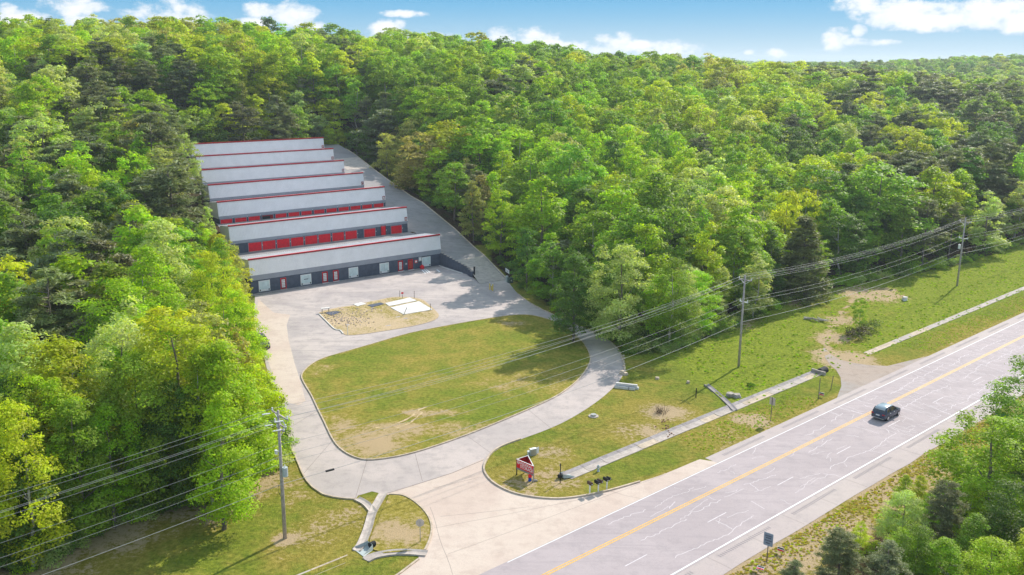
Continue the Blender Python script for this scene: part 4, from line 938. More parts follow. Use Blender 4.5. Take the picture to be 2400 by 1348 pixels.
# posts and road signs
def post_sign(name, label, cat, q, h_, panel_, rot, m_post='steel', r=.035, group=None):
    P = at(*q); g = thing(name, label, cat, P, rot, group)
    obj('post', MB().box(-r, r, -r, r, -.2, h_).mesh('post', m_post), g)
    for nm, poly, y, m_ in panel_:
        n = len(poly); vs = [(x_, y, z_) for x_, z_ in poly] + [(x_, y + .02, z_) for x_, z_ in poly]
        me_ = MB().add(vs, [tuple(range(n)), tuple(range(n, 2 * n))[::-1]] + [(a, n + a, n + (a + 1) % n, (a + 1) % n) for a in range(n)]).mesh(nm, m_)
        bm = bmesh.new(); bm.from_mesh(me_); bmesh.ops.recalc_face_normals(bm, faces=bm.faces); bm.to_mesh(me_); bm.free(); obj(nm, me_, g)
    return g
rc = lambda x0, x1, z0, z1: [(x0, z0), (x1, z0), (x1, z1), (x0, z1)]
oct_ = lambda r, z: [(r * math.cos(math.pi / 8 + i * math.pi / 4), z + r * math.sin(math.pi / 8 + i * math.pi / 4)) for i in range(8)]
mat('sign_back', rough=.5, metal=.3, build=worn((.55, .5, .46), .05, 3))
post_sign('stop_sign', 'back of an octagonal stop sign on a thin post on the small entrance island', 'sign', (985, 1271), 2.35, [('panel', oct_(.42, 2.0), .045, 'sign_back'), ('face', oct_(.41, 2.0), .068, 'red_paint')], R_(5))
post_sign('road_sign', 'plain grey-backed road sign on the verge seen almost edge on, casting a square shadow', 'sign', (1806, 987), 3.2, [('panel', rc(-.42, .42, 2.15, 3.15), .045, 'sign_back')], R_(-52), 'bark')
sg = post_sign('road_sign', 'blue-grey road sign with lines of dark lettering on a tall post by the near shoulder', 'sign', (1797, 1318), 2.9, [('panel', [(-.44, 1.75), (-.38, 1.69), (.38, 1.69), (.44, 1.75), (.44, 2.9), (.38, 2.96), (-.38, 2.96), (-.44, 2.9)], -.065, 'sign_blue')], R_(-38), 'bark')
tx = MB()
for z_, w_ in ((2.66, .6), (2.46, .5), (2.2, .66), (1.95, .42)):
    x_ = -w_ / 2
    while x_ < w_ / 2 - .05: ww = random.uniform(.05, .09); tx.box(x_, x_ + ww, -.075, -.066, z_ - .06, z_ + .07); x_ += ww + .03
obj('lettering', tx.mesh('lettering', 'wall_slate'), sg)
def yard_sign(label, q, rot, tilt=0.):
    P = at(*q); g = thing('yard_sign', label, 'sign', P, rot, 'small yard signs on the verges'); g.rotation_euler = (tilt, 0, rot)
    obj('panel', MB().box(-.32, .32, -.01, .01, .25, .66).mesh('panel', 'white_paint'), g)
    obj('upper_band', MB().box(-.28, .28, -.018, -.011, .5, .62).mesh('upper_band', 'black'), g); obj('lower_band', MB().box(-.3, .3, -.018, -.011, .28, .42).mesh('lower_band', 'red_paint'), g)
    obj('leg', MB().box(-.2, -.18, -.01, .01, -.1, .25).box(.18, .2, -.01, .01, -.1, .25).mesh('leg', 'steel'), g)
yard_sign('small black white and red yard sign beside the blue-grey road sign', (1829, 1298), R_(-38))
yard_sign('small red and white yard sign at the foot of a thin post near the lay-by', (1925, 931), R_(-38))
yard_sign('yard sign fallen flat in the grass below the blue-grey road sign', (1779, 1340), R_(-30), -1.2)
post_sign('marker_post', 'thin dark post beside the pale culvert end near the letterboxes', 'post', (1313, 1131), 2.2, [('plate', rc(-.09, .09, 1.9, 2.15), .045, 'sign_back')], .6, 'black')
post_sign('marker_post', 'short dark post alone on the lawn below the middle utility pole', 'post', (1631, 932), 1.35, [], .6, 'black', .05)
post_sign('marker_post', 'tall thin post with a small yard sign at its foot near the lay-by', 'post', (1918, 936), 3.0, [], .6, 'bark')
post_sign('marker_post', 'thin leaning post nearest the gravel lay-by', 'post', (1947, 914), 2.1, [], .6, 'bark').rotation_euler = (.05, .07, 0)
g = post_sign('street_sign', 'green street name sign among the trees beyond the highway', 'sign', (2327, 1010), 2.6, [('panel', rc(-.1, 1.5, 2.0, 2.55), .045, 'green_sign')], R_(-38), 'wood_pole')
g = post_sign('street_sign', 'small blue-green marker sign peeping over bushes beside the near shoulder', 'sign', (2262, 1030), 2.0, [('panel', rc(-.17, .17, 1.55, 2.0), .045, 'green_sign')], R_(-38), 'steel')
for q_, lab, h_ in (((937, 696), 'thin post at the back edge of the gravel plot, left of the red sign', 1.25), ((971, 700), 'thin post behind the small white slab', 1.5), ((1009, 728), 'thin post at the right corner of the big white slab', 1.3), ((815, 786), 'thin white stake at the front edge of the gravel plot', 1.9)):
    post_sign('marker_post', lab, 'post', q_, h_, [], .2, 'bark' if q_[0] != 815 else 'steel_white', .04)
g = post_sign('marker_post', 'pale leaning stake on the big white slab', 'post', (946, 739), 1.5, [], .2, 'steel', .05); g.rotation_euler = (0, .42, .3)
post_sign('small_sign', 'small red sign on a thin post at the back of the gravel plot', 'sign', (943, 700), 1.25, [('panel', rc(-.22, .22, .95, 1.25), -.06, 'red_paint')], .4, 'bark')
# barrier at the corner of the plot
P = at(763, 733); g = thing('crate_stack', 'small pale trestle at the left corner of the gravel plot', 'trestle', P, .5)
tr = MB(); 
for x_ in (-.6, .6): tr.bar((x_, -.3, 0), (x_, 0, .8), .06).bar((x_, .3, 0), (x_, 0, .8), .06)
obj('legs', tr.mesh('legs', 'wood_pole'), g); obj('top_board', MB().box(-.8, .8, -.25, .25, .8, .9).mesh('top_board', 'concrete_white'), g)
g.name = 'trestle'
# rubble on the plot
rb_ = MB()
def chunk(mb, c, s):
    a = random.random() * 6; vs = []
    for z_ in (-.05, s * random.uniform(.3, .7)):
        for k_ in range(5): t = a + k_ * 1.257; r_ = s * random.uniform(.4, .75) * (1 if z_ < 0 else .75); vs.append((c[0] + r_ * math.cos(t), c[1] + r_ * math.sin(t), c[2] + z_))
    mb.add(vs, [(4, 3, 2, 1, 0), (5, 6, 7, 8, 9)] + [(i, (i + 1) % 5, 5 + (i + 1) % 5, 5 + i) for i in range(5)])
for i in range(300):
    q_ = (770 + random.gauss(40, 34), 748 + random.gauss(0, 10)) if i < 260 else (random.uniform(790, 900), 727 + random.gauss(0, 3)) if i < 340 else (random.uniform(770, 1010), random.uniform(740, 775))
    P = at(*q_)
    if dist_poly(plot_o, [P[0]], [P[1]])[0] < -.4: chunk(rb_, P + np.array([0, 0, .08]), random.uniform(.07, .24))
mat('rubble', rough=.95, build=worn((.50, .40, .35), .25, 1.2)); obj('rubble', rb_.mesh('rubble', 'rubble'), kind='stuff')
# yellow bollards
for q_, lab, h_ in (((1148, 679), 'left yellow bollard of the three in front of the ramp', 1.4), ((1152, 680), 'middle and shortest yellow bollard in front of the ramp', 1.0), ((1155, 682), 'right yellow bollard of the three in front of the ramp', 1.5)):
    P = at(*q_); g = thing('bollard', lab, 'bollard', P, 0, 'yellow bollards in front of the ramp')
    obj('post', MB().tube([(0, 0, -.1), (0, 0, h_ - .1)], .1, 12).mesh('post', 'yellow_paint', False), g); obj('cap', MB().tube([(0, 0, h_ - .1), (0, 0, h_ - .04), (0, 0, h_)], [.1, .09, .03], 12).mesh('cap', 'steel_white', True), g)
P = at(1188, 661); g = thing('utility_cabinet', 'slim pale utility pedestal left of the dark green cabinet by the wood edge', 'cabinet', P, .6); obj('body', MB().box(-.2, .2, -.2, .2, 0, 1.2).mesh('body', 'cabinet_grey'), g); obj('lid', MB().box(-.22, .22, -.22, .22, 1.2, 1.26).mesh('lid', 'steel_white'), g)
P = at(1196, 663); g = thing('utility_cabinet', 'dark green utility cabinet at the edge of the wood below the ramp', 'cabinet', P, .6); obj('body', MB().box(-.45, .45, -.35, .35, 0, 1.0).mesh('body', 'cabinet_green'), g); obj('lid', MB().box(-.48, .48, -.38, .38, 1.0, 1.06).mesh('lid', 'cabinet_green'), g); obj('label_plate', MB().box(-.1, .1, -.37, -.352, .4, .7).mesh('label_plate', 'steel_white'), g)
# sliding gate folded back along the ramp, with a white board on it
ga, gb = uv2(rr(-12) + .5, -13.5), uv2(rr(-17) + .4, -18.6); zA = float(H(*ga)); zB_ = float(base(*gb))
g = thing('sliding_gate', 'black metal gate drawn back along the right side of the ramp', 'gate', (*gb, zB_), 0)
va = Vector((ga[0] - gb[0], ga[1] - gb[1], max(zA - zB_, .3))); fr = MB().bar((0, 0, .15), va + Vector((0, 0, .15)), .07).bar((0, 0, 1.9), va + Vector((0, 0, 1.9)), .07).bar((0, 0, .9), va + Vector((0, 0, .9)), .05)
obj('frame', fr.mesh('frame', 'black'), g); bm_ = MB().box(-.02, .02, -.02, .02, .15, 1.9).mesh('bar', 'black')
for i in range(14): obj('bar', bm_, g, va * (i / 13))
vd = va.normalized(); rz_ = math.atan2(vd.y, vd.x)
bo = thing('white_board', 'white board with dark marks hung on the black sliding gate', 'sign', tuple(Vector((*gb, zB_)) + va * .25), rz_)
obj('board', MB().box(-1.2, 1.2, .06, .1, .75, 1.5).mesh('board', 'white_paint'), bo); obj('marks', MB().box(-.5, -.25, .1, .115, .9, 1.3).box(.0, .4, .1, .115, .95, 1.05).box(.6, .8, .1, .115, .9, 1.3).mesh('marks', 'wall_slate'), bo)
# precast pieces, manhole, rocks
P = at(1468, 910); g = thing('concrete_beams', 'long pale precast concrete beams stacked on the lawn beside the drive', 'concrete', P, R_(-18))
for (x0, x1, y0, z0) in ((-1.6, .35, -.5, 0), (-1.6, 1.7, -.05, 0), (.45, 1.3, -.5, 0), (-1.5, 1.5, -.1, .34)):
    obj('beam', MB().box(x0, x1, y0, y0 + .32, z0, z0 + .32).mesh('beam', 'concrete_white'), g)
P = at(1391, 976); g = thing('manhole', 'round concrete manhole with an iron lid in the lawn', 'manhole', P); obj('ring', MB().tube([(0, 0, 0), (0, 0, .1)], .65, 20).mesh('ring', 'concrete'), g); obj('lid', MB().tube([(0, 0, .1), (0, 0, .3)], .36, 20).mesh('lid', 'steel'), g)
def rock(label, q, s, m='rock', n=1, name='rock', cat='rock'):
    P = at(*q); mb = MB()
    for i in range(n): chunk(mb, (random.uniform(-1, 1) * s * .5 * (n > 1), random.uniform(-1, 1) * s * .5 * (n > 1), 0), s)
    thing(name, label, cat, (P[0], P[1], float(H(P[0], P[1]))), me=mb.mesh(name, m))
rock('large pale boulder in the weeds at the bottom of the rough bank', (1720, 931), 1.1, n=2); rock('grey boulder at the end of the broken drive kerb', (1464, 878), .8, 'kerb', 3)
rock('flat white slab lying in the grass near the far utility pole', (2121, 704), 1.1, 'concrete_white'); rock('small pinkish rock on the lawn below the rough bank', (1613, 898), .5, 'kerb'); rock('flat pale stone at the tip of the near bank drain', (1540, 888), .6, 'kerb')
for i in range(7):
    rock('broken kerb stone %s along the right edge of the drive' % ['just above the beams', 'second above the beams', 'third above the beams', 'fourth above the beams', 'below the gap', 'above the gap', 'farthest up the edge'][i], (1461 + (i % 2) * 2, 872 - i * 6.2), .38, 'kerb', 1, 'kerb_stone', 'stone')
P = at(1912, 752); lg = MB()
for i in range(16): a = random.uniform(-.9, -.3) if i % 3 else random.uniform(.2, 1.4); c = Vector((random.uniform(-1.9, 1.9), random.uniform(-.5, .5), random.uniform(.1, .5))); d = Vector((math.cos(a), math.sin(a) * .5, random.uniform(-.1, .2))) * random.uniform(.6, 1.4); lg.tube([c - d, c, c + d], [.09, .07, .03], 5)
thing('brush_pile', 'pile of cut logs and branches beside the track at the edge of the trees', 'log pile', P, R_(-40), me=lg.mesh('brush_pile', 'bark_pale'))
P = at(1548, 968); br = MB()
for i in range(60): a = random.uniform(0, 6.28); c = Vector((random.gauss(0, .4), random.gauss(0, .4), 0)); br.tube([c, c + Vector((math.cos(a) * .5, math.sin(a) * .5, random.uniform(.4, 1.0)))], [.02, .008], 4)
thing('dead_shrub', 'dead brown shrub beside the washed-out gully in the lawn', 'shrub', P, me=br.mesh('dead_shrub', 'brush'))
gm = MB()
for q_, s_ in (((1556, 985), 1.2), ((1562, 1000), 1.1), ((1566, 1010), .9), ((1560, 993), 1.), ((1570, 1016), .8)):
    for i in range(9): P = at(q_[0] + random.gauss(0, 9), q_[1] + random.gauss(0, 6)); chunk(gm, P, random.uniform(.06, .24))
obj('gully_rubble', gm.mesh('gully_rubble', 'soil_red'), kind='stuff')
# a far street light pole and house among the trees on the right
P = CAM + ray(2393, 395) * 322; zg = float(H(P[0], P[1]))
g = thing('utility_pole', 'distant pale utility pole above a roof at the far right', 'utility pole', (P[0], P[1], zg), 0); top = P[2] + 5 - zg
obj('pole', MB().tube([(0, 0, 0), (0, 0, top)], .16, 8).mesh('pole', 'steel_white'), g)
for hh in (.4, 1.9): obj('crossarm', MB().box(-1.4, 1.4, -.07, .07, top - hh, top - hh + .14).mesh('crossarm', 'steel_white'), g)
P = CAM + ray(2405, 392) * 325; zg = float(H(P[0], P[1]))
g = thing('house', 'pale house with a light gabled roof at the far right edge', 'house', (P[0], P[1], zg), .3); hw = 4.
obj('wall', MB().box(-7, 7, -5, 5, -1, hw).mesh('wall', 'house_wall'), g)
obj('roof', MB().add([(-7.5, -5.6, hw), (7.5, -5.6, hw), (7.5, 5.6, hw), (-7.5, 5.6, hw), (-7.5, 0, hw + 3), (7.5, 0, hw + 3)], [(0, 1, 5, 4), (3, 4, 5, 2), (0, 4, 3), (1, 2, 5)]).mesh('roof', 'house_roof'), g)
for x_ in (-4.5, -1.5, 1.5, 4.5): obj('window', MB().box(x_ - .6, x_ + .6, -5.06, -5.0, hw - 2.2, hw - .9).mesh('window', 'glass_dark'), g)
P = CAM + ray(2367, 166) * 900; zg = float(H(P[0], P[1]))
g = thing('house', 'tiny white distant house showing through the hazy ridge on the right', 'house', (P[0], P[1], zg), .2); hw = max(P[2] - zg, 4)
obj('wall', MB().box(-12, 12, -7, 7, -1, hw).mesh('wall', 'white_paint'), g); obj('roof', MB().add([(-13, -8, hw), (13, -8, hw), (13, 8, hw), (-13, 8, hw), (-13, 0, hw + 4), (13, 0, hw + 4)], [(0, 1, 5, 4), (3, 4, 5, 2), (0, 4, 3), (1, 2, 5)]).mesh('roof', 'house_roof'), g)
for x_ in (-8, -3, 3, 8): obj('window', MB().box(x_ - .8, x_ + .8, -7.06, -7.0, hw - 2.5, hw - 1).mesh('window', 'glass_dark'), g)

# ------------------------------------------------------------------ cars
def car(label, loc, rz, body_m, roof_m):
    g = thing('parked_car' if 'parked' in label else 'car', label, 'car', loc, rz)
    L2, hw_ = 2.3, .93
    # stations along x: (x, half width, z bottom, z belt, z shoulder)
    S = [(-2.3, .78, .42, .95, .98), (-2.22, .88, .32, 1.02, 1.06), (-1.8, .93, .26, 1.04, 1.1), (-.8, .94, .24, 1.0, 1.06), (.4, .94, .24, .97, 1.02), (1.0, .93, .25, .94, 1.02), (1.75, .9, .27, .84, .93), (2.15, .82, .32, .74, .8), (2.3, .68, .4, .62, .66)]
    def ring(x, w, zb, zm, zs): return [(x, -w * .93, zb), (x, -w, zb + .18), (x, -w, zm - .12), (x, -w * .93, zs), (x, 0, zs + .05), (x, w * .93, zs), (x, w, zm - .12), (x, w, zb + .18), (x, w * .93, zb)]
    vs = [p for s in S for p in ring(*s)]; n = 9; fs = []
    for i in range(len(S) - 1):
        for k_ in range(n): fs.append((i * n + k_, i * n + (k_ + 1) % n, (i + 1) * n + (k_ + 1) % n, (i + 1) * n + k_))
    fs += [tuple(range(n)), tuple((len(S) - 1) * n + k_ for k_ in range(n))[::-1]]
    me_ = MB().add(vs, fs).mesh('body', body_m, True); bm = bmesh.new(); bm.from_mesh(me_); bmesh.ops.recalc_face_normals(bm, faces=bm.faces); bm.to_mesh(me_); bm.free(); me_.set_sharp_from_angle(angle=R_(38)); obj('body', me_, g)
    lo = [(-2.12, .80, 1.05), (1.05, .82, 1.0)]; 
    T = [(-2.15, .80, 1.06), (-1.75, .64, 1.62), (-1.1, .66, 1.69), (-.2, .66, 1.68), (.15, .64, 1.62), (1.08, .78, 1.02)]
    def cab(inset, nm, m_, ix=(0, 1, 2, 3, 4, 5)):
        t_ = [T[i] for i in ix]; vs = []; fs = []
        for x_, w_, z_ in t_: vs += [(x_, -w_ - inset, z_), (x_, w_ + inset, z_)]
        for i in range(len(t_) - 1): fs.append((2 * i, 2 * i + 1, 2 * i + 3, 2 * i + 2))
        return vs, fs
    # glasshouse: one closed dark hull, then roof skin and pillars proud of it
    vs = []; fs = []
    for x_, w_, z_ in T: vs += [(x_, -w_, z_), (x_, w_, z_)]
    base_v = [(-2.15, -.86, 1.0), (-2.15, .86, 1.0), (1.08, -.84, .98), (1.08, .84, .98)]; vs += base_v
    for i in range(5): fs.append((2 * i, 2 * i + 1, 2 * i + 3, 2 * i + 2))
    fs += [(12, 0, 2, 4, 6, 8, 10, 14), (13, 15, 11, 9, 7, 5, 3, 1), (12, 13, 1, 0), (14, 10, 11, 15)]
    me_ = MB().add(vs, fs).mesh('windows', 'glass_dark'); bm = bmesh.new(); bm.from_mesh(me_); bmesh.ops.recalc_face_normals(bm, faces=bm.faces); bm.to_mesh(me_); bm.free(); obj('windows', me_, g)
    r_ = MB(); pr = [(-1.93, .70, 1.40), (-1.78, .67, 1.65), (-1.1, .68, 1.735), (-.2, .68, 1.725), (.2, .66, 1.655)]
    vs = []; fs = []
    for x_, w_, z_ in pr: vs += [(x_, -w_, z_ - .05), (x_, -w_ * .85, z_), (x_, w_ * .85, z_), (x_, w_, z_ - .05)]
    for i in range(4):
        for k_ in range(3): fs.append((4 * i + k_, 4 * i + k_ + 1, 4 * i + 5 + k_, 4 * i + 4 + k_))
    o_ = obj('roof', MB().add(vs, fs).mesh('roof', roof_m, True), g); sm_ = o_.modifiers.new('thickness', 'SOLIDIFY'); sm_.thickness = .03; sm_.offset = 1
    pl = MB()
    for s_ in (-1, 1):
        pl.bar((.16, s_ * .67, 1.6), (1.02, s_ * .83, 1.02), .07).bar((-.62, s_ * .685, 1.66), (-.62, s_ * .86, 1.02), .08, .03).bar((-1.62, s_ * .69, 1.6), (-1.9, s_ * .87, 1.04), .2, .04)
    obj('pillars', pl.mesh('pillars', body_m), g)
    for sx in (-1.38, 1.42):
        for sy in (-1, 1):
            w_ = obj('wheel', MB().tube([(0, -.12, 0), (0, -.1, 0), (0, .1, 0), (0, .12, 0)], [.3, .35, .35, .3], 20).mesh('tyre', 'tyre', False), g, (sx, sy * .84, .35)); obj('rim', MB().tube([(0, -.13, 0), (0, .13, 0)], .22, 16).mesh('rim', 'rim'), w_)
    for s_ in (-1, 1):
        obj('tail_light', MB().box(-2.32, -2.2, s_ * .72 - .15, s_ * .72 + .15, .85, 1.0).mesh('tail_light', 'tail'), g)
        obj('headlight', MB().box(2.0, 2.27, s_ * .6 - .14, s_ * .6 + .14, .64, .76).mesh('headlight', 'steel_white'), g)
        obj('mirror', MB().box(.7, .86, s_ * 1.0 - .1, s_ * 1.0 + .1, 1.02, 1.16).mesh('mirror', body_m), g)
        obj('door_handle', MB().box(-.95, -.78, s_ * .945 - .02, s_ * .945 + .02, .86, .9).box(.05, .22, s_ * .945 - .02, s_ * .945 + .02, .85, .89).mesh('door_handle', 'steel_white'), g)
    obj('number_plate', MB().box(-2.335, -2.305, -.24, .24, .72, .86).mesh('number_plate', 'steel_white'), g)
    obj('bumper', MB().box(-2.34, -2.15, -.8, .8, .36, .44).mesh('bumper', 'steel'), g)
    return g
Pc = at(2079, 977); xr, yr = rd(1.95, float(Pc[:2] @ Dv)); car('dark navy estate car driving away along the highway', (xr, yr, base(xr, yr) + .036), math.atan2(Dv[1], Dv[0]), 'car_navy', 'car_roof_sky_tint')
P = at(627, 812); car('dark car parked half under the trees on the left of the car park', (P[0] - .9, P[1], P[2] + .02), R_(-62), 'car_dark', 'car_dark')
P = CAM + ray(2347, 404) * 230; zg = float(H(P[0], P[1]))

# ------------------------------------------------------------------ leaves, crowns, trees
def frames(nrm):
    a = np.cross(nrm, np.array([.31, .17, .93])); a /= np.linalg.norm(a, axis=1, keepdims=True) + 1e-9; return a, np.cross(nrm, a)
def leaves_mesh(name, C, nrm, size, asp, var, mats_):
    a, b = frames(nrm); th = rng.uniform(0, 6.283, len(C))[:, None]; a2 = a * np.cos(th) + b * np.sin(th); b2 = -a * np.sin(th) + b * np.cos(th)
    s = size[:, None]; A2 = a2 * s; B2 = b2 * s * asp[:, None]
    V = np.stack([C - A2, C - B2 * .9 + A2 * .05, C + A2, C + B2], 1).reshape(-1, 3)
    n = len(C); me = bpy.data.meshes.new(name); me.vertices.add(4 * n); me.vertices.foreach_set('co', V.astype(np.float32).ravel())
    me.loops.add(4 * n); me.loops.foreach_set('vertex_index', np.arange(4 * n, dtype=np.int32)); me.polygons.add(n)
    me.polygons.foreach_set('loop_start', np.arange(0, 4 * n, 4, dtype=np.int32))
    at_ = me.attributes.new('leafvar', 'FLOAT', 'POINT'); at_.data.foreach_set('value', np.repeat(var, 4).astype(np.float32))
    me.materials.append(MATS[mats_]); me.update(); me.validate(); return me
def unit(n): v = rng.normal(size=(n, 3)); return v / np.linalg.norm(v, axis=1, keepdims=True)
def broad(name, n_cl=92, per=88, h=16., z0=2.6, R=3.5, lsz=.20, peak=.38, conic=.0, gap=0.):
    "deciduous crown: clumps of leaf faces on an uneven egg"
    Cs = []; Ns = []; Sz = []; Vr = []
    ph = rng.uniform(0, 6.28, 4)
    for i in range(n_cl):
        t = rng.uniform(0, 1) ** .85; a = rng.uniform(0, 6.283)
        pr = (1 - abs((t - peak) / ((1 - peak) if t > peak else peak * 1.15)) ** 2.3) ** .5 * (1 - conic * t)
        pr = max(pr, .12); lob = 1 + .22 * math.sin(2 * a + ph[0] + 3 * t) + .14 * math.sin(3 * a + ph[1] - 5 * t)
        rr_ = R * pr * lob * rng.uniform(.45, 1.0) ** .6
        c = np.array([rr_ * math.cos(a), rr_ * math.sin(a), z0 + (h - z0 - .9) * t + rng.normal(0, .25)])
        cr_ = rng.uniform(.62, 1.4) * (1.1 - .4 * t) * (R / 3.7) ** .5
        n = int(per * (cr_ ** 2.)); d = unit(n); d[:, 2] = np.where(d[:, 2] < -.2, -d[:, 2] * .6, d[:, 2])
        rad = cr_ * rng.uniform(.55, 1.06, n)[:, None]
        p = c + d * rad * np.array([1.05, 1.05, .9]); p[:, 2] -= .12 * (np.hypot(p[:, 0] - c[0], p[:, 1] - c[1]) / cr_) ** 2
        out = np.array([c[0], c[1], 0]); out = out / (np.linalg.norm(out) + .5)
        nn_ = d * .8 + out * .25 + np.array([0, 0, .45]) + rng.normal(0, .42, (n, 3)); nn_ /= np.linalg.norm(nn_, axis=1, keepdims=True)
        Cs.append(p); Ns.append(nn_); Sz.append(rng.uniform(.6, 1.25, n) * lsz); cv = rng.uniform(.25, .75); Vr.append(np.clip(cv + rng.normal(0, .18, n), 0, 1))
    C = np.concatenate(Cs); return leaves_mesh(name, C, np.concatenate(Ns), np.concatenate(Sz), rng.uniform(.45, .75, len(C)), np.concatenate(Vr), 'leaf')
def pine(name, h=18., z0=7., R=3.6, n_br=46, per=95, lsz=.42, cedar=False):
    Cs = []; Ns = []; Sz = []; Vr = []; br = MB()
    for i in range(n_br):
        t = rng.uniform(0, 1); a = rng.uniform(0, 6.283)
        if cedar: Lr = R * (1 - t) ** .8 + .25
        else: Lr = R * (math.sin(math.pi * min(1, .22 + t * .78)) ** .6) * rng.uniform(.55, 1.1)
        zz = z0 + (h - z0) * t; ks = 2 if Lr > 1.6 else 1
        br.tube([(0, 0, zz - .4), (Lr * .6 * math.cos(a), Lr * .6 * math.sin(a), zz - .15), (Lr * math.cos(a), Lr * math.sin(a), zz)], [.07, .045, .02], 4, False)
        for k_ in range(ks):
            f_ = 1 - .45 * k_; c = np.array([Lr * f_ * math.cos(a + k_ * .25), Lr * f_ * math.sin(a + k_ * .25), zz + rng.normal(0, .12)])
            n = int(per * rng.uniform(.6, 1.2)); tw = c + unit(n) * rng.uniform(.1, .95, n)[:, None] * np.array([.95, .95, .38])
            d = unit(n); d[:, 2] = np.abs(d[:, 2]) + .3; nn_ = d / np.linalg.norm(d, axis=1, keepdims=True)
            Cs.append(tw); Ns.append(nn_); Sz.append(rng.uniform(.6, 1.3, n) * lsz); cv = rng.uniform(.3, .7); Vr.append(np.clip(cv + rng.normal(0, .2, n), 0, 1))
    C = np.concatenate(Cs); return leaves_mesh(name, C, np.concatenate(Ns), np.concatenate(Sz), rng.uniform(.12, .26, len(C)), np.concatenate(Vr), 'needle'), br.mesh('limb', 'bark')
def trunk_mesh(name, h, r, lean, m_='bark', limbs=7, z0=4.):
    mb = MB(); P_ = [(0, 0, -.8)]; x = y = 0
    for i in range(1, 7): x += random.gauss(0, lean); y += random.gauss(0, lean); P_.append((x, y, h * i / 6.5))
    mb.tube(P_, [r * (1 - .85 * i / 6) for i in range(7)], 8)
    for i in range(limbs):
        t = random.uniform(.25, .85); j = int(t * 6); c = Vector(P_[j]); a = random.uniform(0, 6.28); L = random.uniform(1.4, 3.2) * (1.1 - t * .6); c.z = max(c.z, z0 * .8)
        mb.tube([c, c + Vector((math.cos(a) * L * .5, math.sin(a) * L * .5, L * .45)), c + Vector((math.cos(a) * L, math.sin(a) * L, L * 1.0))], [r * .38, r * .24, r * .06], 5, False)
    return mb.mesh(name, m_, True)
BR = []   # crown variants for a nominal 16 m tree
for i, kw in enumerate([dict(), dict(R=3.0, conic=.3), dict(R=3.9, n_cl=115, z0=2.2), dict(R=2.7, conic=.5, n_cl=80, z0=2.0), dict(R=3.4, n_cl=84, z0=3.6, conic=.1), dict(R=3.1, conic=.25, n_cl=88, z0=1.8), dict(R=3.7, n_cl=110, z0=1.6, peak=.5), dict(R=3.0, conic=.6, n_cl=78, z0=1.4, peak=.25)]):
    BR.append(broad('crown', **kw))
NEAR = [broad('crown', n_cl=135, per=175, lsz=.125, R=3.5, z0=1.8), broad('crown', n_cl=125, per=175, lsz=.125, R=3.0, conic=.35, z0=2.2), broad('crown', n_cl=150, per=165, lsz=.13, R=3.9, z0=1.5), broad('crown', n_cl=105, per=160, lsz=.12, R=3.2, z0=3.4, conic=.2), broad('crown', n_cl=120, per=170, lsz=.12, R=2.8, z0=1.6, conic=.55)]
SP = [broad('crown', n_cl=60, per=34, lsz=.15, R=3.0, z0=3.5, conic=.25)]      # thin, half-open crown
PN = [pine('crown'), pine('crown', R=3.1, z0=8.5, n_br=38), pine('crown', R=3.9, z0=5.5, n_br=56)]
PNN = [pine('crown', R=3.2, z0=4, n_br=80, per=190, lsz=.24), pine('crown', R=2.8, z0=5, n_br=60, per=190, lsz=.24)]
CED = pine('crown', h=16, z0=.8, R=3.6, n_br=150, per=60, cedar=True)
TR = [trunk_mesh('trunk', 15, .22, .12), trunk_mesh('trunk', 14.5, .18, .18, 'bark_pale'), trunk_mesh('trunk', 15, .2, .1)]
TP = trunk_mesh('trunk', 18.5, .22, .1, limbs=0)
BARE = [trunk_mesh('trunk', 15, .2, .2, 'bark_pale', limbs=26, z0=6)]
SHRUB = broad('crown', n_cl=30, per=70, h=3.4, z0=.2, R=1.9, lsz=.15)

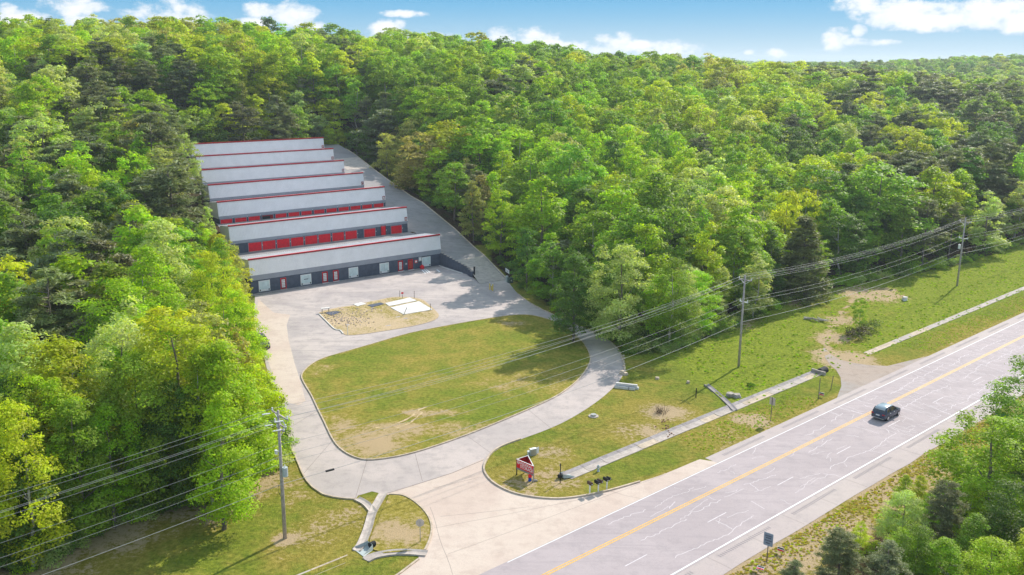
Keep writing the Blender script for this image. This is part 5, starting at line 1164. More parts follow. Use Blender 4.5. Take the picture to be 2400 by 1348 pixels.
COLS = {'straw': (.34, .27, .10), 'yellow': (.33, .37, .018), 'mid': (.18, .268, .025), 'dark': (.10, .165, .028), 'pale': (.33, .37, .14), 'olive': (.29, .28, .09), 'pine': (.15, .17, .08), 'cedar': (.12, .135, .05), 'bare': (.28, .27, .19), 'fresh': (.255, .355, .014)}
REG = [  # centre px, radii px, species, strength
    (205, 190, 60, 70, 'pine', .95), (290, 190, 50, 60, 'pine', .95), (370, 190, 70, 60, 'pine', .9), (310, 260, 110, 70, 'pine', .8), (210, 330, 55, 60, 'pine', .85), (50, 350, 70, 70, 'pine', .5), (340, 440, 60, 60, 'pine', .6), (100, 560, 110, 110, 'pine', .7), (220, 650, 90, 110, 'pine', .8), (130, 450, 70, 60, 'pine', .5), (440, 350, 40, 60, 'pine', .4),
    (600, 290, 90, 60, 'dark', .7), (700, 280, 160, 70, 'pine', .55), (820, 260, 90, 120, 'pine', .5), (880, 330, 60, 90, 'dark', .8), (990, 420, 70, 60, 'dark', .7), (1040, 500, 60, 70, 'dark', .7), (1120, 560, 70, 90, 'dark', .8), (1220, 600, 80, 60, 'dark', .7),  # 'dark' here puts the shade of this wood edge into the leaf colour
    (90, 70, 110, 60, 'yellow', .45), (60, 220, 130, 90, 'pale', .75), (230, 90, 120, 50, 'pale', .5), (320, 60, 60, 40, 'yellow', .6), (420, 90, 110, 50, 'olive', .45), (560, 110, 100, 50, 'yellow', .6), (640, 120, 60, 60, 'fresh', .7), (560, 160, 40, 30, 'olive', .8), (590, 210, 60, 50, 'yellow', .6), (740, 190, 40, 30, 'yellow', .7),
    (960, 310, 60, 50, 'olive', .7), (1110, 450, 40, 50, 'olive', .8), (1090, 340, 30, 30, 'olive', .8), (1200, 200, 330, 60, 'mid', .85), (1000, 150, 160, 40, 'mid', .8), (1050, 230, 200, 60, 'mid', .6), (1600, 200, 120, 50, 'yellow', .5), (1800, 190, 120, 40, 'yellow', .75), (1950, 220, 90, 40, 'yellow', .85), (1700, 160, 80, 30, 'olive', .5), (1750, 260, 120, 50, 'yellow', .5), (1480, 260, 130, 60, 'fresh', .5),
    (1300, 330, 130, 60, 'fresh', .5), (1450, 330, 90, 60, 'fresh', .6), (1600, 350, 60, 40, 'pale', .6), (1280, 480, 110, 90, 'fresh', .6), (1480, 480, 130, 80, 'mid', .6), (1650, 430, 60, 60, 'pale', .7), (1460, 620, 70, 60, 'pale', .8), (1620, 680, 90, 80, 'pale', .5), (1640, 580, 60, 60, 'yellow', .8), (1700, 560, 60, 60, 'fresh', .6), (1560, 540, 60, 80, 'dark', .5),
    (1900, 260, 90, 60, 'pine', .55), (2060, 280, 80, 70, 'pine', .6), (2120, 360, 100, 80, 'pine', .65), (2240, 220, 130, 60, 'pine', .55), (2350, 250, 70, 60, 'pine', .6), (2330, 400, 80, 80, 'pine', .9), (2200, 430, 70, 70, 'pine', .5), (2280, 320, 120, 50, 'dark', .9), (2140, 290, 60, 30, 'yellow', .9), (2220, 300, 50, 30, 'yellow', .8), (1850, 350, 60, 60, 'dark', .6), (1880, 430, 60, 40, 'yellow', .8), (2080, 460, 90, 60, 'mid', .9), (1960, 480, 60, 60, 'dark', .6), (1960, 620, 120, 60, 'pale', .6), (2150, 560, 90, 60, 'dark', .6), (2370, 520, 60, 60, 'pale', .6), (2060, 590, 60, 50, 'dark', .6),
    (270, 780, 50, 60, 'pale', .9), (400, 790, 90, 70, 'yellow', .9), (60, 830, 90, 60, 'yellow', .5), (130, 880, 100, 60, 'fresh', .5), (470, 760, 60, 50, 'olive', .6), (560, 820, 80, 70, 'fresh', .95), (560, 960, 110, 110, 'fresh', .7), (560, 650, 60, 60, 'fresh', .8), (500, 620, 50, 60, 'yellow', .8), (520, 560, 50, 60, 'mid', .7), (380, 330, 60, 100, 'fresh', .5), (400, 480, 60, 80, 'fresh', .6), (420, 640, 80, 80, 'fresh', .6), (30, 950, 60, 60, 'yellow', .8), (250, 1050, 250, 110, 'mid', .6), (100, 1150, 140, 90, 'mid', .5),
    (420, 300, 60, 40, 'pale', .6), (480, 480, 40, 60, 'pale', .5)]
def species(x, y, r):
    w = {}
    for cx, cy, rx, ry, s, a in REG:
        d = ((x - cx) / rx) ** 2 + ((y - cy) / ry) ** 2
        if d < 2.2: w[s] = max(w.get(s, 0), a * math.exp(-d * .55))
    tot = 0
    for s, a in sorted(w.items(), key=lambda t: -t[1]):
        tot += a * .85
        if r < min(tot, .95): return s
    k = rng.random()
    return 'mid' if k < .36 else 'fresh' if k < .66 else 'yellow' if k < .82 else 'pale' if k < .9 else 'dark' if k < .965 else 'olive' if k < .975 else 'pine'
LB = ([0, 300, 340, 400, 470, 530, 600, 690, 760, 800, 850, 950, 1040, 1110, 1200, 1340], [440, 440, 455, 470, 503, 535, 578, 590, 584, 590, 612, 660, 652, 640, 520, 250])
def left_over(px_, py_, x, y, w, h):
    u, v = uvof(x, y)
    if u > 72 + max(v, 0) * .1 or v > 92: return 0
    r_ = 3.3 * w * (h / 16) ** .6 * FPX / math.hypot(x, y); e = px_ + r_ - float(np.interp(py_ + .1 * r_, *LB)) - 6
    return e if (e > 0 and px_ < 760) else 0
trees = []   # dict(x, y, h, s(width), sp, z)
def march(px_, py_, h):
    d = ray(px_, py_); d = d / np.linalg.norm(d); t = np.arange(50, 900, 1.); P = CAM + d[None] * t[:, None]
    ok = P[:, 2] < H(P[:, 0], P[:, 1]) + h
    if not ok.any(): g_ = P[230:420, 2] - H(P[230:420, 0], P[230:420, 1]) - h; return P[230 + int(np.argmin(g_))]
    i = int(np.argmax(ok)); return P[i]
HERO = [(205, 128, 19, 1.05, 'pine'), (275, 135, 19, 1.05, 'pine'), (350, 155, 18, 1.1, 'pine'), (405, 175, 17, 1.0, 'pine'), (310, 205, 16, 1.0, 'pine'), (200, 283, 17, 1.1, 'pine'), (60, 505, 19, 1.25, 'pine'), (160, 540, 20, 1.25, 'pine'), (240, 560, 19, 1.3, 'pine'), (340, 395, 17, 1.0, 'pine'), (130, 410, 17, 1.1, 'pine'), (40, 320, 17, 1, 'pine'),
        (390, 725, 20, 1.25, 'yellow'), (270, 735, 19, 1.0, 'pale'), (470, 712, 18, 1.0, 'olive'), (555, 775, 18.5, 1.15, 'fresh'), (585, 760, 14, .7, 'olive'), (130, 775, 19, 1.3, 'yellow'), (50, 735, 19, 1.3, 'pale'), (25, 920, 17, .9, 'yellow'), (545, 545, 18, .85, 'mid'), (495, 590, 17, .9, 'yellow'), (535, 660, 16, .85, 'fresh'), (500, 900, 15, 1.0, 'fresh'), (605, 880, 13, .9, 'fresh'),
        (380, 220, 16, .9, 'fresh'), (370, 345, 17, 1.1, 'pale'), (440, 305, 15, .9, 'pale'),
        (1270, 400, 22, 1.35, 'fresh'), (1460, 430, 20, 1.35, 'fresh'), (1110, 415, 15, .75, 'olive'), (1460, 562, 17, 1.1, 'pale'), (1650, 345, 18, .8, 'pale'), (1700, 355, 17, .8, 'pale'), (1610, 350, 16, .8, 'pale'), (1660, 520, 17, 1.1, 'yellow'), (1840, 400, 16, .9, 'fresh'), (2075, 380, 22, 1.6, 'mid'), (1985, 300, 19, 1.1, 'fresh'), (2160, 385, 17, .9, 'mid'),
        (2330, 335, 22, 1.15, 'pine'), (2240, 350, 20, 1.0, 'pine'), (2160, 285, 20, 1.0, 'pine'), (2120, 310, 19, .95, 'pine'), (1890, 240, 19, 1.0, 'pine'), (1790, 465, 17, 1.1, 'bare'), (1400, 325, 15, .8, 'bare'), (712, 172, 15, .8, 'bare'), (1890, 510, 15.5, 1.2, 'cedar'), (1775, 590, 12, 1.1, 'pale'), (1580, 600, 15, 1.0, 'mid'), (1350, 590, 15, 1.1, 'dark'), (960, 275, 18, 1.0, 'olive'), (840, 75, 21, 1.1, 'fresh'), (55, 22, 20, 1.2, 'mid'), (235, 38, 18, 1, 'mid'), (1765, 135, 18, .8, 'mid')]
for (x, y, h, w, s) in HERO:
    P = march(x, y, h); trees.append(dict(x=P[0], y=P[1], h=h, w=w * (1.2 if s != 'pine' else 1.05), sp=s, hero=True))
# trees with their feet in sight
for q_, h, w, s in (((120, 1245), 17, 1.1, 'fresh'), ((60, 1220), 16, 1., 'dark'), ((500, 1187), 18, 1.05, 'fresh'), ((345, 1190), 17, 1.1, 'mid'), ((200, 1265), 15, 1.1, 'mid'), ((600, 1110), 13, .95, 'yellow'), ((575, 1145), 12, 1.0, 'fresh'), ((420, 1190), 14, 1.0, 'dark'), ((270, 1235), 13, 1.1, 'fresh'), ((20, 1330), 13, 1.1, 'dark'), ((-60, 1340), 16, 1.2, 'mid'), ((632, 1010), 12, .85, 'yellow'), ((600, 925), 13, .9, 'fresh'), ((572, 850), 13, .8, 'yellow'), ((548, 760), 15, .75, 'olive'), ((1600, 800), 12, 1.1, 'pale'), ((1540, 805), 12, 1., 'fresh'), ((1500, 790), 10, 1., 'mid'), ((1680, 752), 10, 1., 'pale'), ((1750, 730), 9, 1., 'mid'), ((1810, 710), 8, 1.1, 'dark'), ((1420, 765), 12, 1.1, 'mid'), ((1340, 735), 12, 1.1, 'dark'), ((1290, 712), 12, 1.1, 'mid'), ((1235, 680), 13, 1.1, 'dark')):
    P = at(*q_); trees.append(dict(x=P[0], y=P[1], h=h, w=w, sp=s, hero=True))
for t in trees:
    z_ = float(H(t['x'], t['y'])); a_, b_, w_ = proj((t['x'], t['y'], z_ + t['h'] * .7)); k_ = 0
    while left_over(a_[0], b_[0], t['x'], t['y'], t['w'], t['h']) > 0 and k_ < 14: t['x'] -= .5; k_ += 1; a_, b_, w_ = proj((t['x'], t['y'], z_ + t['h'] * .7))
NHERO = len(trees)
# fill the woods
def scatter(step, rmin, rmax, hm, seed):
    r = np.random.default_rng(seed); xs_ = np.arange(-700, 900, step); ys_ = np.arange(30, rmax + 60, step); X_, Y_ = np.meshgrid(xs_, ys_)
    X_ = X_ + r.uniform(-.42, .42, X_.shape) * step; Y_ = Y_ + r.uniform(-.42, .42, Y_.shape) * step; X_ = X_.ravel(); Y_ = Y_.ravel()
    d = np.hypot(X_, Y_); k = (d >= max(rmin, 78)) & (d < rmax) & (np.abs(np.arctan2(X_, Y_)) < R_(33) + 18 / np.maximum(d, 1)); X_, Y_ = X_[k], Y_[k]
    u, v = uvof(X_, Y_); n = X_ * Nv[0] + Y_ * Nv[1] - ROAD_OFF
    dc = dist_poly(CLEAR, X_, Y_)
    yard = (u > 60 + np.clip(v, 0, 100) * .17) & (u < np.interp(v, RR[0], RR[1]) + 2.5) & (v > -20) & (v < 93)
    qx, qy, _ = proj(np.stack([X_, Y_, H(X_, Y_)], 1))
    k = (dc > 1.5) & ~yard & (n < np.where(X_ * Dv[0] + Y_ * Dv[1] < 42, -33, -24)) & ~((qx > 2350) & (qx < 2480) & (qy > 385) & (qy < 470)); return X_[k], Y_[k], dc[k], u[k], v[k]
def too_near(x, y, f=1.):
    for t in trees[:NHERO]:
        if math.hypot(t['x'] - x, t['y'] - y) < 2.9 * t['w'] * f: return True
    return False
for step, r0, r1, sc1 in ((6.4, 0, 240, 1.), (7.4, 240, 420, 1.08), (10.5, 420, 700, 1.45)):
    X_, Y_, dc, u_a, v_a = scatter(step, r0, r1, 1, int(step * 10))
    zz = H(X_, Y_)
    for x, y, z, dd_, u, v in zip(X_, Y_, zz, dc, u_a, v_a):
        if too_near(x, y): continue
        if u > 60 + max(0, v) * .17 - 2.2 and u < 62 + max(v, 0) * .18 and 0 < v < 93: continue
        w0 = (1.0 + .7 * rng.random() ** 1.6) * sc1
        h = (rng.uniform(13.5, 20.) + 2.5 * (w0 > 1.35) if dd_ > 8 else rng.uniform(9.5, 15)) * (1.08 if y > 300 else 1)
        if 60 < u < 135 and v > 93 and v < 125: h *= .95
        if u > 115 and v < 60 and v > -20 and u < 128: h = rng.uniform(12, 17)
        pxx, pyy, _ = proj((x, y, z + h * .9)); sp = species(pxx[0], pyy[0], rng.random())
        if left_over(pxx[0], pyy[0], x, y, w0, h):
            w0, h = .62, rng.uniform(8, 11.5); pxx, pyy, _ = proj((x, y, z + h * .9))
            if left_over(pxx[0] - 6, pyy[0], x, y, w0, h): continue
        trees.append(dict(x=x, y=y, h=h * sc1 ** .4, w=w0, sp=sp, z=z))
for t in trees:
    if 'z' not in t: t['z'] = float(H(t['x'], t['y']))
print('trees', len(trees))
# which trees show largest: paint their outlines front to back on a coarse grid
GWc, GHc = 400, 225
grid = np.zeros((GHc, GWc), bool); order = sorted(range(len(trees)), key=lambda i: math.hypot(trees[i]['x'], trees[i]['y']))
bx_ = np.array([[t['x'], t['y'], t['z'] + t['h'] * .55] for t in trees]); PX, PY, PW = proj(bx_)
yy_, xx_ = np.mgrid[0:GHc, 0:GWc]
for k in range(7):   # the storage buildings hide what stands behind them
    c_ = [uv2(UL[k], 14.5 * k), uv2(UR[k], 14.5 * k)]; pts_ = []
    for cc_, zt in ((c_[0], ZT[k]), (c_[1], ZT[k]), (c_[1], ZB[k] + 2), (c_[0], ZB[k] + 2)): a, b_, _ = proj((*cc_, zt)); pts_.append((a[0] / 6, b_[0] / 6))
    pass
for i in order:
    t = trees[i]; s = FPX / PW[i]; rx = 3.2 * t['w'] * t['h'] / 16 * s / 6; ry = t['h'] * .43 * s / 6; cx, cy_ = PX[i] / 6, PY[i] / 6
    x0, x1, y0, y1 = int(max(0, cx - rx)), int(min(GWc, cx + rx + 2)), int(max(0, cy_ - ry)), int(min(GHc, cy_ + ry + 2))
    if x0 >= x1 or y0 >= y1: t['vis'] = 0; continue
    m_ = (((xx_[y0:y1, x0:x1] - cx) / rx) ** 2 + ((yy_[y0:y1, x0:x1] - cy_) / ry) ** 2 < 1) & ~grid[y0:y1, x0:x1]
    t['vis'] = int(m_.sum()); t['fr'] = m_.sum() / max(1., math.pi * rx * ry); grid[y0:y1, x0:x1] |= m_; t['px'], t['py'] = float(PX[i]), float(PY[i])
cand = [i for i in range(len(trees)) if trees[i]['vis'] > 0 and trees[i].get('fr', 0) > .12]
cand.sort(key=lambda i: -trees[i]['vis']); chosen = set(cand[:285])
NAMES = {'yellow': 'yellow-green', 'mid': 'mid green', 'dark': 'dark green', 'pale': 'pale silvery-green', 'olive': 'olive-brown', 'fresh': 'bright green', 'pine': 'grey-green', 'cedar': 'brownish green', 'bare': 'leafless grey'}
def zone(x, y, d):
    if y > 940 and x < 700: return 'near left wood'
    if x < 680 and y > 640: return 'left wood by the car park'
    if x < 520 and y > 330: return 'left wood by the storage rows'
    if x < 420: return 'hill at the far left'
    if x < 900 and y < 330: return 'hill above the storage rows'
    if x < 1250 and y > 300: return 'wood edge right of the ramp'
    if x < 1400 and y < 300: return 'upper wood behind the ramp'
    if y < 300 and x < 1900: return 'upper wood right of centre'
    if y < 330: return 'distant wood at the upper right'
    if x < 1700 and y < 560: return 'middle of the right-hand wood'
    if x < 1800: return 'wood above the big lawn'
    if y < 480: return 'right wood behind the power lines'
    return 'wood edge along the rough bank'
ORD = ['', 'second', 'third', 'fourth', 'fifth', 'sixth', 'seventh', 'eighth', 'ninth', 'tenth', 'eleventh', 'twelfth']
rows = {}
for i in chosen:
    t = trees[i]; t['zone'] = zone(t['px'], t['py'], 0); sz = 'tall' if t['h'] > 16 else 'smaller'
    t['key'] = (t['sp'], t['zone'], sz); rows.setdefault(t['key'], []).append(i)
KIND = {'pine': 'pine', 'cedar': 'cedar', 'bare': 'tree'}
for key, lst in rows.items():
    sp, zn, sz = key; kd = KIND.get(sp, 'broadleaf tree'); lst.sort(key=lambda i: trees[i]['px']); n = len(lst)
    for j, i in enumerate(lst):
        if n == 1: lab = '%s %s %s in the %s' % (sz, NAMES[sp], kd, zn)
        else:
            side, jj = ('left', j) if j <= (n - 1) / 2 else ('right', n - 1 - j)
            o_ = ('leftmost' if side == 'left' else 'rightmost') if jj == 0 else '%s from %s' % (ORD[min(jj, 11)], side)
            lab = '%s %s %s, %s, in the %s' % (sz, NAMES[sp], kd, o_, zn)
        trees[i]['label'] = lab
def jitter_col(sp):
    c = np.array(COLS[sp]); c = c * 1.46 * rng.uniform(.82, 1.2) * (1 + rng.normal(0, .045, 3)); return tuple(np.clip(c, .008, .6))
GRP = {'pine': 'tall pines of the surrounding woods', 'cedar': None, 'bare': 'bare trees among the woods'}
def make_tree(t, label=None, group=None):
    sp = t['sp']; d = math.hypot(t['x'], t['y']); rz = rng.uniform(0, 6.283)
    nm = {'pine': 'pine_tree', 'cedar': 'cedar_tree', 'bare': 'bare_tree'}.get(sp, 'broadleaf_tree')
    g = obj(nm, None, None, (t['x'], t['y'], t['z'] - .15), (rng.normal(0, .02), rng.normal(0, .02), rz), label=label or t['label'], category='tree', group=group or GRP.get(sp, 'broadleaf trees of the surrounding woods'))
    sh = t['h'] / 16; sw = t['w'] * sh ** .6
    col = (*jitter_col(sp), 1)
    if sp == 'pine':
        s2 = t['h'] / 18; near = d < 130; cm_, bm_ = (PNN if near else PN)[rng.integers(2 if near else 3)]; g.scale = (sw * .95, sw * .95, s2)
        o = obj('crown', cm_, g); obj('limb', bm_, g); obj('trunk', TP, g)
    elif sp == 'cedar':
        g.scale = (sw, sw, sh); o = obj('crown', CED[0], g); obj('limb', CED[1], g); obj('trunk', TP, g)
    elif sp == 'bare':
        g.scale = (sw, sw, sh); o = obj('crown', SP[0], g); o.scale = (.8, .8, .9); obj('trunk', BARE[0], g)
    else:
        near = d < 150; ms = NEAR if near else BR
        k = rng.integers(len(ms)); cm_ = SP[0] if (sp == 'olive' and rng.random() < .5) else ms[k]
        g.scale = (sw, sw, sh); o = obj('crown', cm_, g); obj('trunk', TR[rng.integers(3)], g)
    o.color = col; return g
made = [make_tree(trees[i]) for i in sorted(chosen)]
# near trees and bushes beyond the highway, lower right
NR = [((2300, 1200), 11., 1.6, 'fresh', 'big bright green tree leaning over the near shoulder below the green street sign'), ((2415, 1075), 12.5, 1.4, 'mid', 'mid green tree at the right edge beside the green street sign'), ((2205, 1300), 7.6, 1.0, 'pine', 'young pine in the middle of the roadside thicket'), ((2105, 1290), 6.2, 1.1, 'pale', 'pale feathery young tree nearest the near shoulder'), ((2400, 1330), 9.5, 1.4, 'dark', 'dull dark green tree at the right edge of the roadside thicket'),
      ((1960, 1400), 6.6, 1.2, 'pine', 'bushy young pine at the bottom edge of the picture'), ((2065, 1425), 6.4, 1.2, 'pine', 'second young pine at the bottom, right of the first'), ((2200, 1400), 6, 1.7, 'fresh', 'spreading bright green bush at the bottom of the thicket'), ((2310, 1430), 7, 1.6, 'fresh', 'broad green bush at the bottom right'), ((2420, 1430), 8, 1.5, 'yellow', 'yellow-green bush in the bottom right corner'), ((2010, 1290), 3.2, .9, 'yellow', 'small bright yellow-green sapling behind the young pines'), ((1850, 1415), 4.2, 1.2, 'pine', 'low young pine leftmost at the bottom edge'), ((2270, 1260), 6, 1.3, 'yellow', 'small yellow-green tree under the leaning roadside tree'), ((2430, 1200), 9, 1.3, 'dark', 'dull green tree half out of frame at the right edge'), ((2140, 1370), 6, 1.4, 'mid', 'mid green bush filling the middle of the thicket'), ((2270, 1350), 6.5, 1.4, 'mid', 'rounded green bush behind the bright bushes at the bottom'), ((2110, 1345), 4.6, 1.3, 'fresh', 'bright green bush just right of the bushy pines'), ((2190, 1240), 4.2, 1.2, 'fresh', 'small bright green bush between the pale tree and the leaning tree'), ((2150, 1180), 3.4, 1.1, 'yellow', 'low yellow-green bush at the verge behind the pale tree'), ((2350, 1260), 6.5, 1.3, 'fresh', 'bright green tree below the leaning roadside tree'), ((2110, 1200), 4.4, 1.2, 'fresh', 'leafy light green bush reaching towards the shoulder above the pale tree')]
for q_, h, w, s, lab in NR:
    P = at(*q_); t = dict(x=P[0], y=P[1], z=float(H(P[0], P[1])), h=h, w=w * (h / 16) ** .4 * 1.25, sp=s)
    make_tree(t, lab, 'trees and bushes beyond the highway')
P = at(2012, 775); t = dict(x=P[0], y=P[1], z=P[2], h=6.0, w=.62, sp='mid'); make_tree(t, 'small lone tree with brambles at its foot on the grassy bank', 'x'); 
g = [o for o in COL.objects if o.get('group') == 'x'][0]; del g['group']
P = at(2010, 792); o = thing('bramble_bush', 'dark brown bramble bush under the small lone tree', 'bush', P); c_ = obj('foliage', SHRUB, o); c_.color = (.09, .075, .04, 1); c_.scale = (1.1, 1.1, .7)
P = at(2040, 775); o = thing('small_bush', 'low green bush right beside the small lone tree', 'bush', P); c_ = obj('foliage', SHRUB, o); c_.color = (.14, .19, .03, 1); c_.scale = (.9, .9, .7)
P = at(2115, 648); o = thing('small_bush', 'round green bush standing in front of the trees on the bank', 'bush', P); c_ = obj('foliage', SHRUB, o); c_.color = (.12, .19, .03, 1); c_.scale = (1.2, 1.2, 1.2)

# the remaining wood: one mass of instanced crowns, and its undergrowth
def mass(name, pts, meshes, mat_name, label=None):
    me = bpy.data.meshes.new(name); me.from_pydata([(p['x'], p['y'], p['z']) for p in pts], [], [])
    def A(n_, typ, vals):
        a = me.attributes.new(n_, typ, 'POINT'); a.data.foreach_set('color' if typ == 'FLOAT_COLOR' else 'vector' if typ == 'FLOAT_VECTOR' else 'value', np.array(vals).ravel())
    A('tint', 'FLOAT_COLOR', [(*p['c'], 1.) for p in pts]); A('sc', 'FLOAT_VECTOR', [p['s'] for p in pts]); A('rt', 'FLOAT_VECTOR', [(0, 0, p['r']) for p in pts]); A('vi', 'INT', np.array([p['k'] for p in pts], dtype=np.int32))
    o = obj(name, me, kind='stuff'); md = o.modifiers.new('spread', 'NODES'); ng = bpy.data.node_groups.new(name + '_nodes', 'GeometryNodeTree'); md.node_group = ng
    ng.interface.new_socket('Geometry', in_out='INPUT', socket_type='NodeSocketGeometry'); ng.interface.new_socket('Geometry', in_out='OUTPUT', socket_type='NodeSocketGeometry')
    N = ng.nodes; L = ng.links; gi = N.new('NodeGroupInput'); go = N.new('NodeGroupOutput'); ip = N.new('GeometryNodeInstanceOnPoints'); gt = N.new('GeometryNodeJoinGeometry')
    for so_, mt_ in meshes[::-1]:
        oi = N.new('GeometryNodeObjectInfo'); oi.inputs['Object'].default_value = so_; oi.inputs['As Instance'].default_value = False; oi.transform_space = 'ORIGINAL'
        smt = N.new('GeometryNodeSetMaterial'); smt.inputs['Material'].default_value = MATS[mt_]; L.new(oi.outputs['Geometry'], smt.inputs['Geometry'])
        g2i = N.new('GeometryNodeGeometryToInstance'); L.new(smt.outputs[0], g2i.inputs[0]); L.new(g2i.outputs[0], gt.inputs[0])
    def na(n_, typ):
        x = N.new('GeometryNodeInputNamedAttribute'); x.data_type = typ; x.inputs['Name'].default_value = n_; return [s for s in x.outputs if s.enabled][0]
    L.new(gi.outputs[0], ip.inputs['Points']); L.new(gt.outputs[0], ip.inputs['Instance']); ip.inputs['Pick Instance'].default_value = True
    L.new(na('vi', 'INT'), ip.inputs['Instance Index']); L.new(na('sc', 'FLOAT_VECTOR'), ip.inputs['Scale'])
    e2 = N.new('FunctionNodeEulerToRotation'); L.new(na('rt', 'FLOAT_VECTOR'), e2.inputs[0]); L.new(e2.outputs[0], ip.inputs['Rotation'])
    L.new(ip.outputs[0], go.inputs[0]); return o
crown_objs = {}
for g in made:
    for c in g.children:
        if c.name.split('.')[0] == 'crown': crown_objs.setdefault(c.data.name, c)
srcs = [(crown_objs[m.name], 'leaf_wood') for m in BR if m.name in crown_objs]; nb = len(srcs)
srcs += [(crown_objs[m[0].name], 'needle_wood') for m in PN if m[0].name in crown_objs]; npn = len(srcs) - nb
pts = []
for i, t in enumerate(trees):
    if i in chosen: continue
    if t.get('px') is not None and (t['px'] < -500 or t['px'] > 2900): continue
    sh = t['h'] / 16; sw = t['w'] * sh ** .6; sp = t['sp']
    k = nb + int(rng.integers(npn)) if sp in ('pine', 'cedar') and npn else int(rng.integers(nb))
    pts.append(dict(x=t['x'], y=t['y'], z=t['z'] - .2, c=jitter_col(sp), s=(sw, sw, sh * (16 / 18 if k >= nb else 1)), r=rng.uniform(0, 6.28), k=k))
# far woodland out to the horizon
def far(step, r0, r1, s):
    X_, Y_ = np.meshgrid(np.arange(-r1, r1, step), np.arange(r0 * .5, r1, step)); X_ = X_ + rng.uniform(-.45, .45, X_.shape) * step; Y_ = Y_ + rng.uniform(-.45, .45, Y_.shape) * step
    d = np.hypot(X_, Y_); k = (d > r0) & (d < r1) & (np.abs(np.arctan2(X_, Y_)) < R_(34)); X_, Y_ = X_[k], Y_[k]; zz = H(X_, Y_)
    for x, y, z in zip(X_, Y_, zz):
        sp = rng.choice(['mid', 'dark', 'yellow', 'pine', 'fresh', 'pale'], p=[.34, .2, .12, .14, .12, .08]); sc_ = s * rng.uniform(.8, 1.2)
        pts.append(dict(x=x, y=y, z=z - .3, c=jitter_col(sp), s=(sc_, sc_, rng.uniform(.9, 1.25) * min(s, 1.5) ** .5), r=rng.uniform(0, 6.28), k=int(rng.integers(nb))))
far(14, 700, 1300, 2.1); far(30, 1300, 3200, 4.)
mass('woodland', pts, srcs, None)
print('woodland', len(pts), 'made', len(made), nb, npn)
# undergrowth along the wood edges and beneath the trees
up_ = []
def add_under(n, fx, smin, smax, cols, zoff=0):
    for i in range(n):
        x, y = fx(); z = float(H(x, y)); s = rng.uniform(smin, smax); up_.append((x, y, z, s, cols[rng.integers(len(cols))]))
edge = [CLEAR[i] for i in range(len(CLEAR))]
def along_edge():
    while True:
        i = int(rng.integers(1, 27)); a = np.array(edge[i]); b = np.array(edge[(i + 1) % len(edge)]); t = rng.random(); p = a + (b - a) * t + rng.normal(0, 1.2, 2)
        d = dist_poly(CLEAR, [p[0]], [p[1]])[0]
        u, v = uvof(*p)
        if .2 < d < 4.5 and not (u > 59 and u < 119 and v > -20) and np.hypot(*p) < 330 and abs(math.atan2(p[0], p[1])) < .62: return p
def in_wood():
    while True:
        r_ = rng.uniform(80, 260); a = rng.uniform(-.58, .58); p = (r_ * math.sin(a), r_ * math.cos(a)); d = dist_poly(CLEAR, [p[0]], [p[1]])[0]; u, v = uvof(*p)
        if d > 2 and not (58 < u < 132 and -22 < v < 98) and p[0] * Nv[0] + p[1] * Nv[1] - ROAD_OFF < -16: return p
def by_ramp():
    v = rng.uniform(-19, 96); return uv2(rr(v) + rng.uniform(2.2, 7), v)
def near_side():
    n = rng.uniform(16, 30); s = rng.uniform(72, 125); return rd(n, s)
add_under(520, along_edge, .35, .95, ['mid', 'dark', 'fresh', 'pale']); add_under(420, in_wood, .6, 1.5, ['mid', 'dark', 'fresh']); add_under(130, by_ramp, .3, .8, ['mid', 'dark']); add_under(300, near_side, .25, .7, ['fresh', 'yellow', 'mid', 'olive'])
shp = [dict(x=x, y=y, z=z - .1, c=jitter_col(c), s=(s, s, s * rng.uniform(.6, 1.)), r=rng.uniform(0, 6.28), k=0) for x, y, z, s, c in up_]
shrub_src = [o for o in COL.objects if o.data == SHRUB][0]
mass('undergrowth', shp, [(shrub_src, 'leaf_wood')], None)
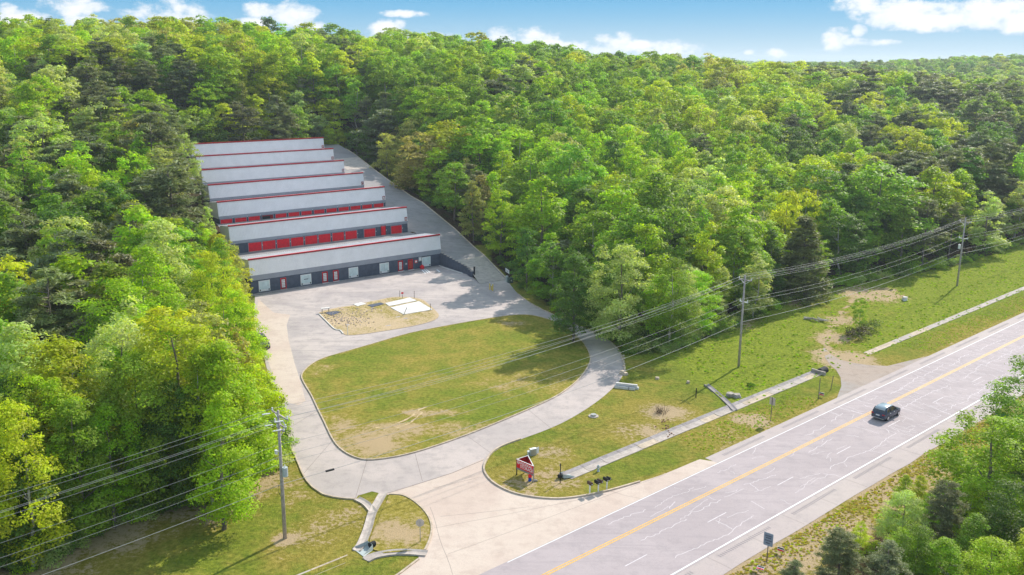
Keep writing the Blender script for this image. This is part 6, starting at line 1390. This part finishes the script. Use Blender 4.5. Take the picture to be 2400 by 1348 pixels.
# rough grass tufts on the bank and verges
def tuft_mesh():
    n = 26; a = rng.uniform(0, 6.28, n); C = np.stack([rng.normal(0, .1, n), rng.normal(0, .1, n), np.full(n, .1)], 1); nn_ = np.stack([np.cos(a), np.sin(a), rng.uniform(.1, .6, n)], 1); nn_ /= np.linalg.norm(nn_, axis=1, keepdims=True)
    return leaves_mesh('weed', C, nn_, rng.uniform(.12, .24, n), rng.uniform(.25, .5, n), rng.uniform(0, 1, n), 'leaf')
P = at(1758, 905); wo_ = thing('weed_clump', 'leafy weed clump in the rough bank below the middle utility pole', 'weed', (P[0], P[1], float(H(P[0], P[1])))); wm = obj('leaves', tuft_mesh(), wo_); wm.color = (.1, .17, .02, 1); wm.scale = (2, 2, 2)
tf = []; rbk = rough_bank
while len(tf) < 9000:
    k_ = rng.random()
    if k_ < .62: x, y = rng.uniform(10, 125), rng.uniform(105, 240); ok = dist_poly(rbk, [x], [y])[0] < .5 and math.hypot(x, y) < 250; c = 'fresh' if rng.random() < .7 else 'mid'; s = rng.uniform(.25, .8)
    elif k_ < .8: x, y = rd(10.9 + abs(rng.normal(0, 1.8)), rng.uniform(55, 120)); ok = True; c = 'straw' if rng.random() < .75 else 'yellow'; s = rng.uniform(.15, .5)
    else: x, y = rd(rng.uniform(-11, -6.2), rng.uniform(83, 240)); ok = not (108 < x * Dv[0] + y * Dv[1] < 139); c = 'olive' if rng.random() < .4 else 'fresh'; s = rng.uniform(.2, .45)
    if not ok: continue
    tf.append(dict(x=x, y=y, z=0, c=tuple(np.array(jitter_col(c)) * .85), s=(s, s, s * .8), r=rng.uniform(0, 6.28), k=0))
hz2 = H(np.array([t['x'] for t in tf]), np.array([t['y'] for t in tf]))
for t, z in zip(tf, hz2): t['z'] = float(z) + .02
mass('rough_grass', tf, [(wm, 'leaf_wood')], None)

# ------------------------------------------------------------------ air
HAZE = True
if HAZE:
    hb = MB().box(-3000, 4000, -120, 5200, -40, 78).mesh('haze', [])
    hm = bpy.data.materials.new('haze'); hm.use_nodes = True; t = NT(hm.node_tree); t.n.clear()
    pv = t.new('ShaderNodeVolumePrincipled'); pv.inputs['Color'].default_value = (.78, .88, 1, 1); pv.inputs['Density'].default_value = .00016; pv.inputs['Anisotropy'].default_value = .3
    ou = t.new('ShaderNodeOutputMaterial'); t.l.new(pv.outputs[0], ou.inputs['Volume']); hb.materials.clear(); hb.materials.append(hm)
    obj('haze', hb, kind='stuff')
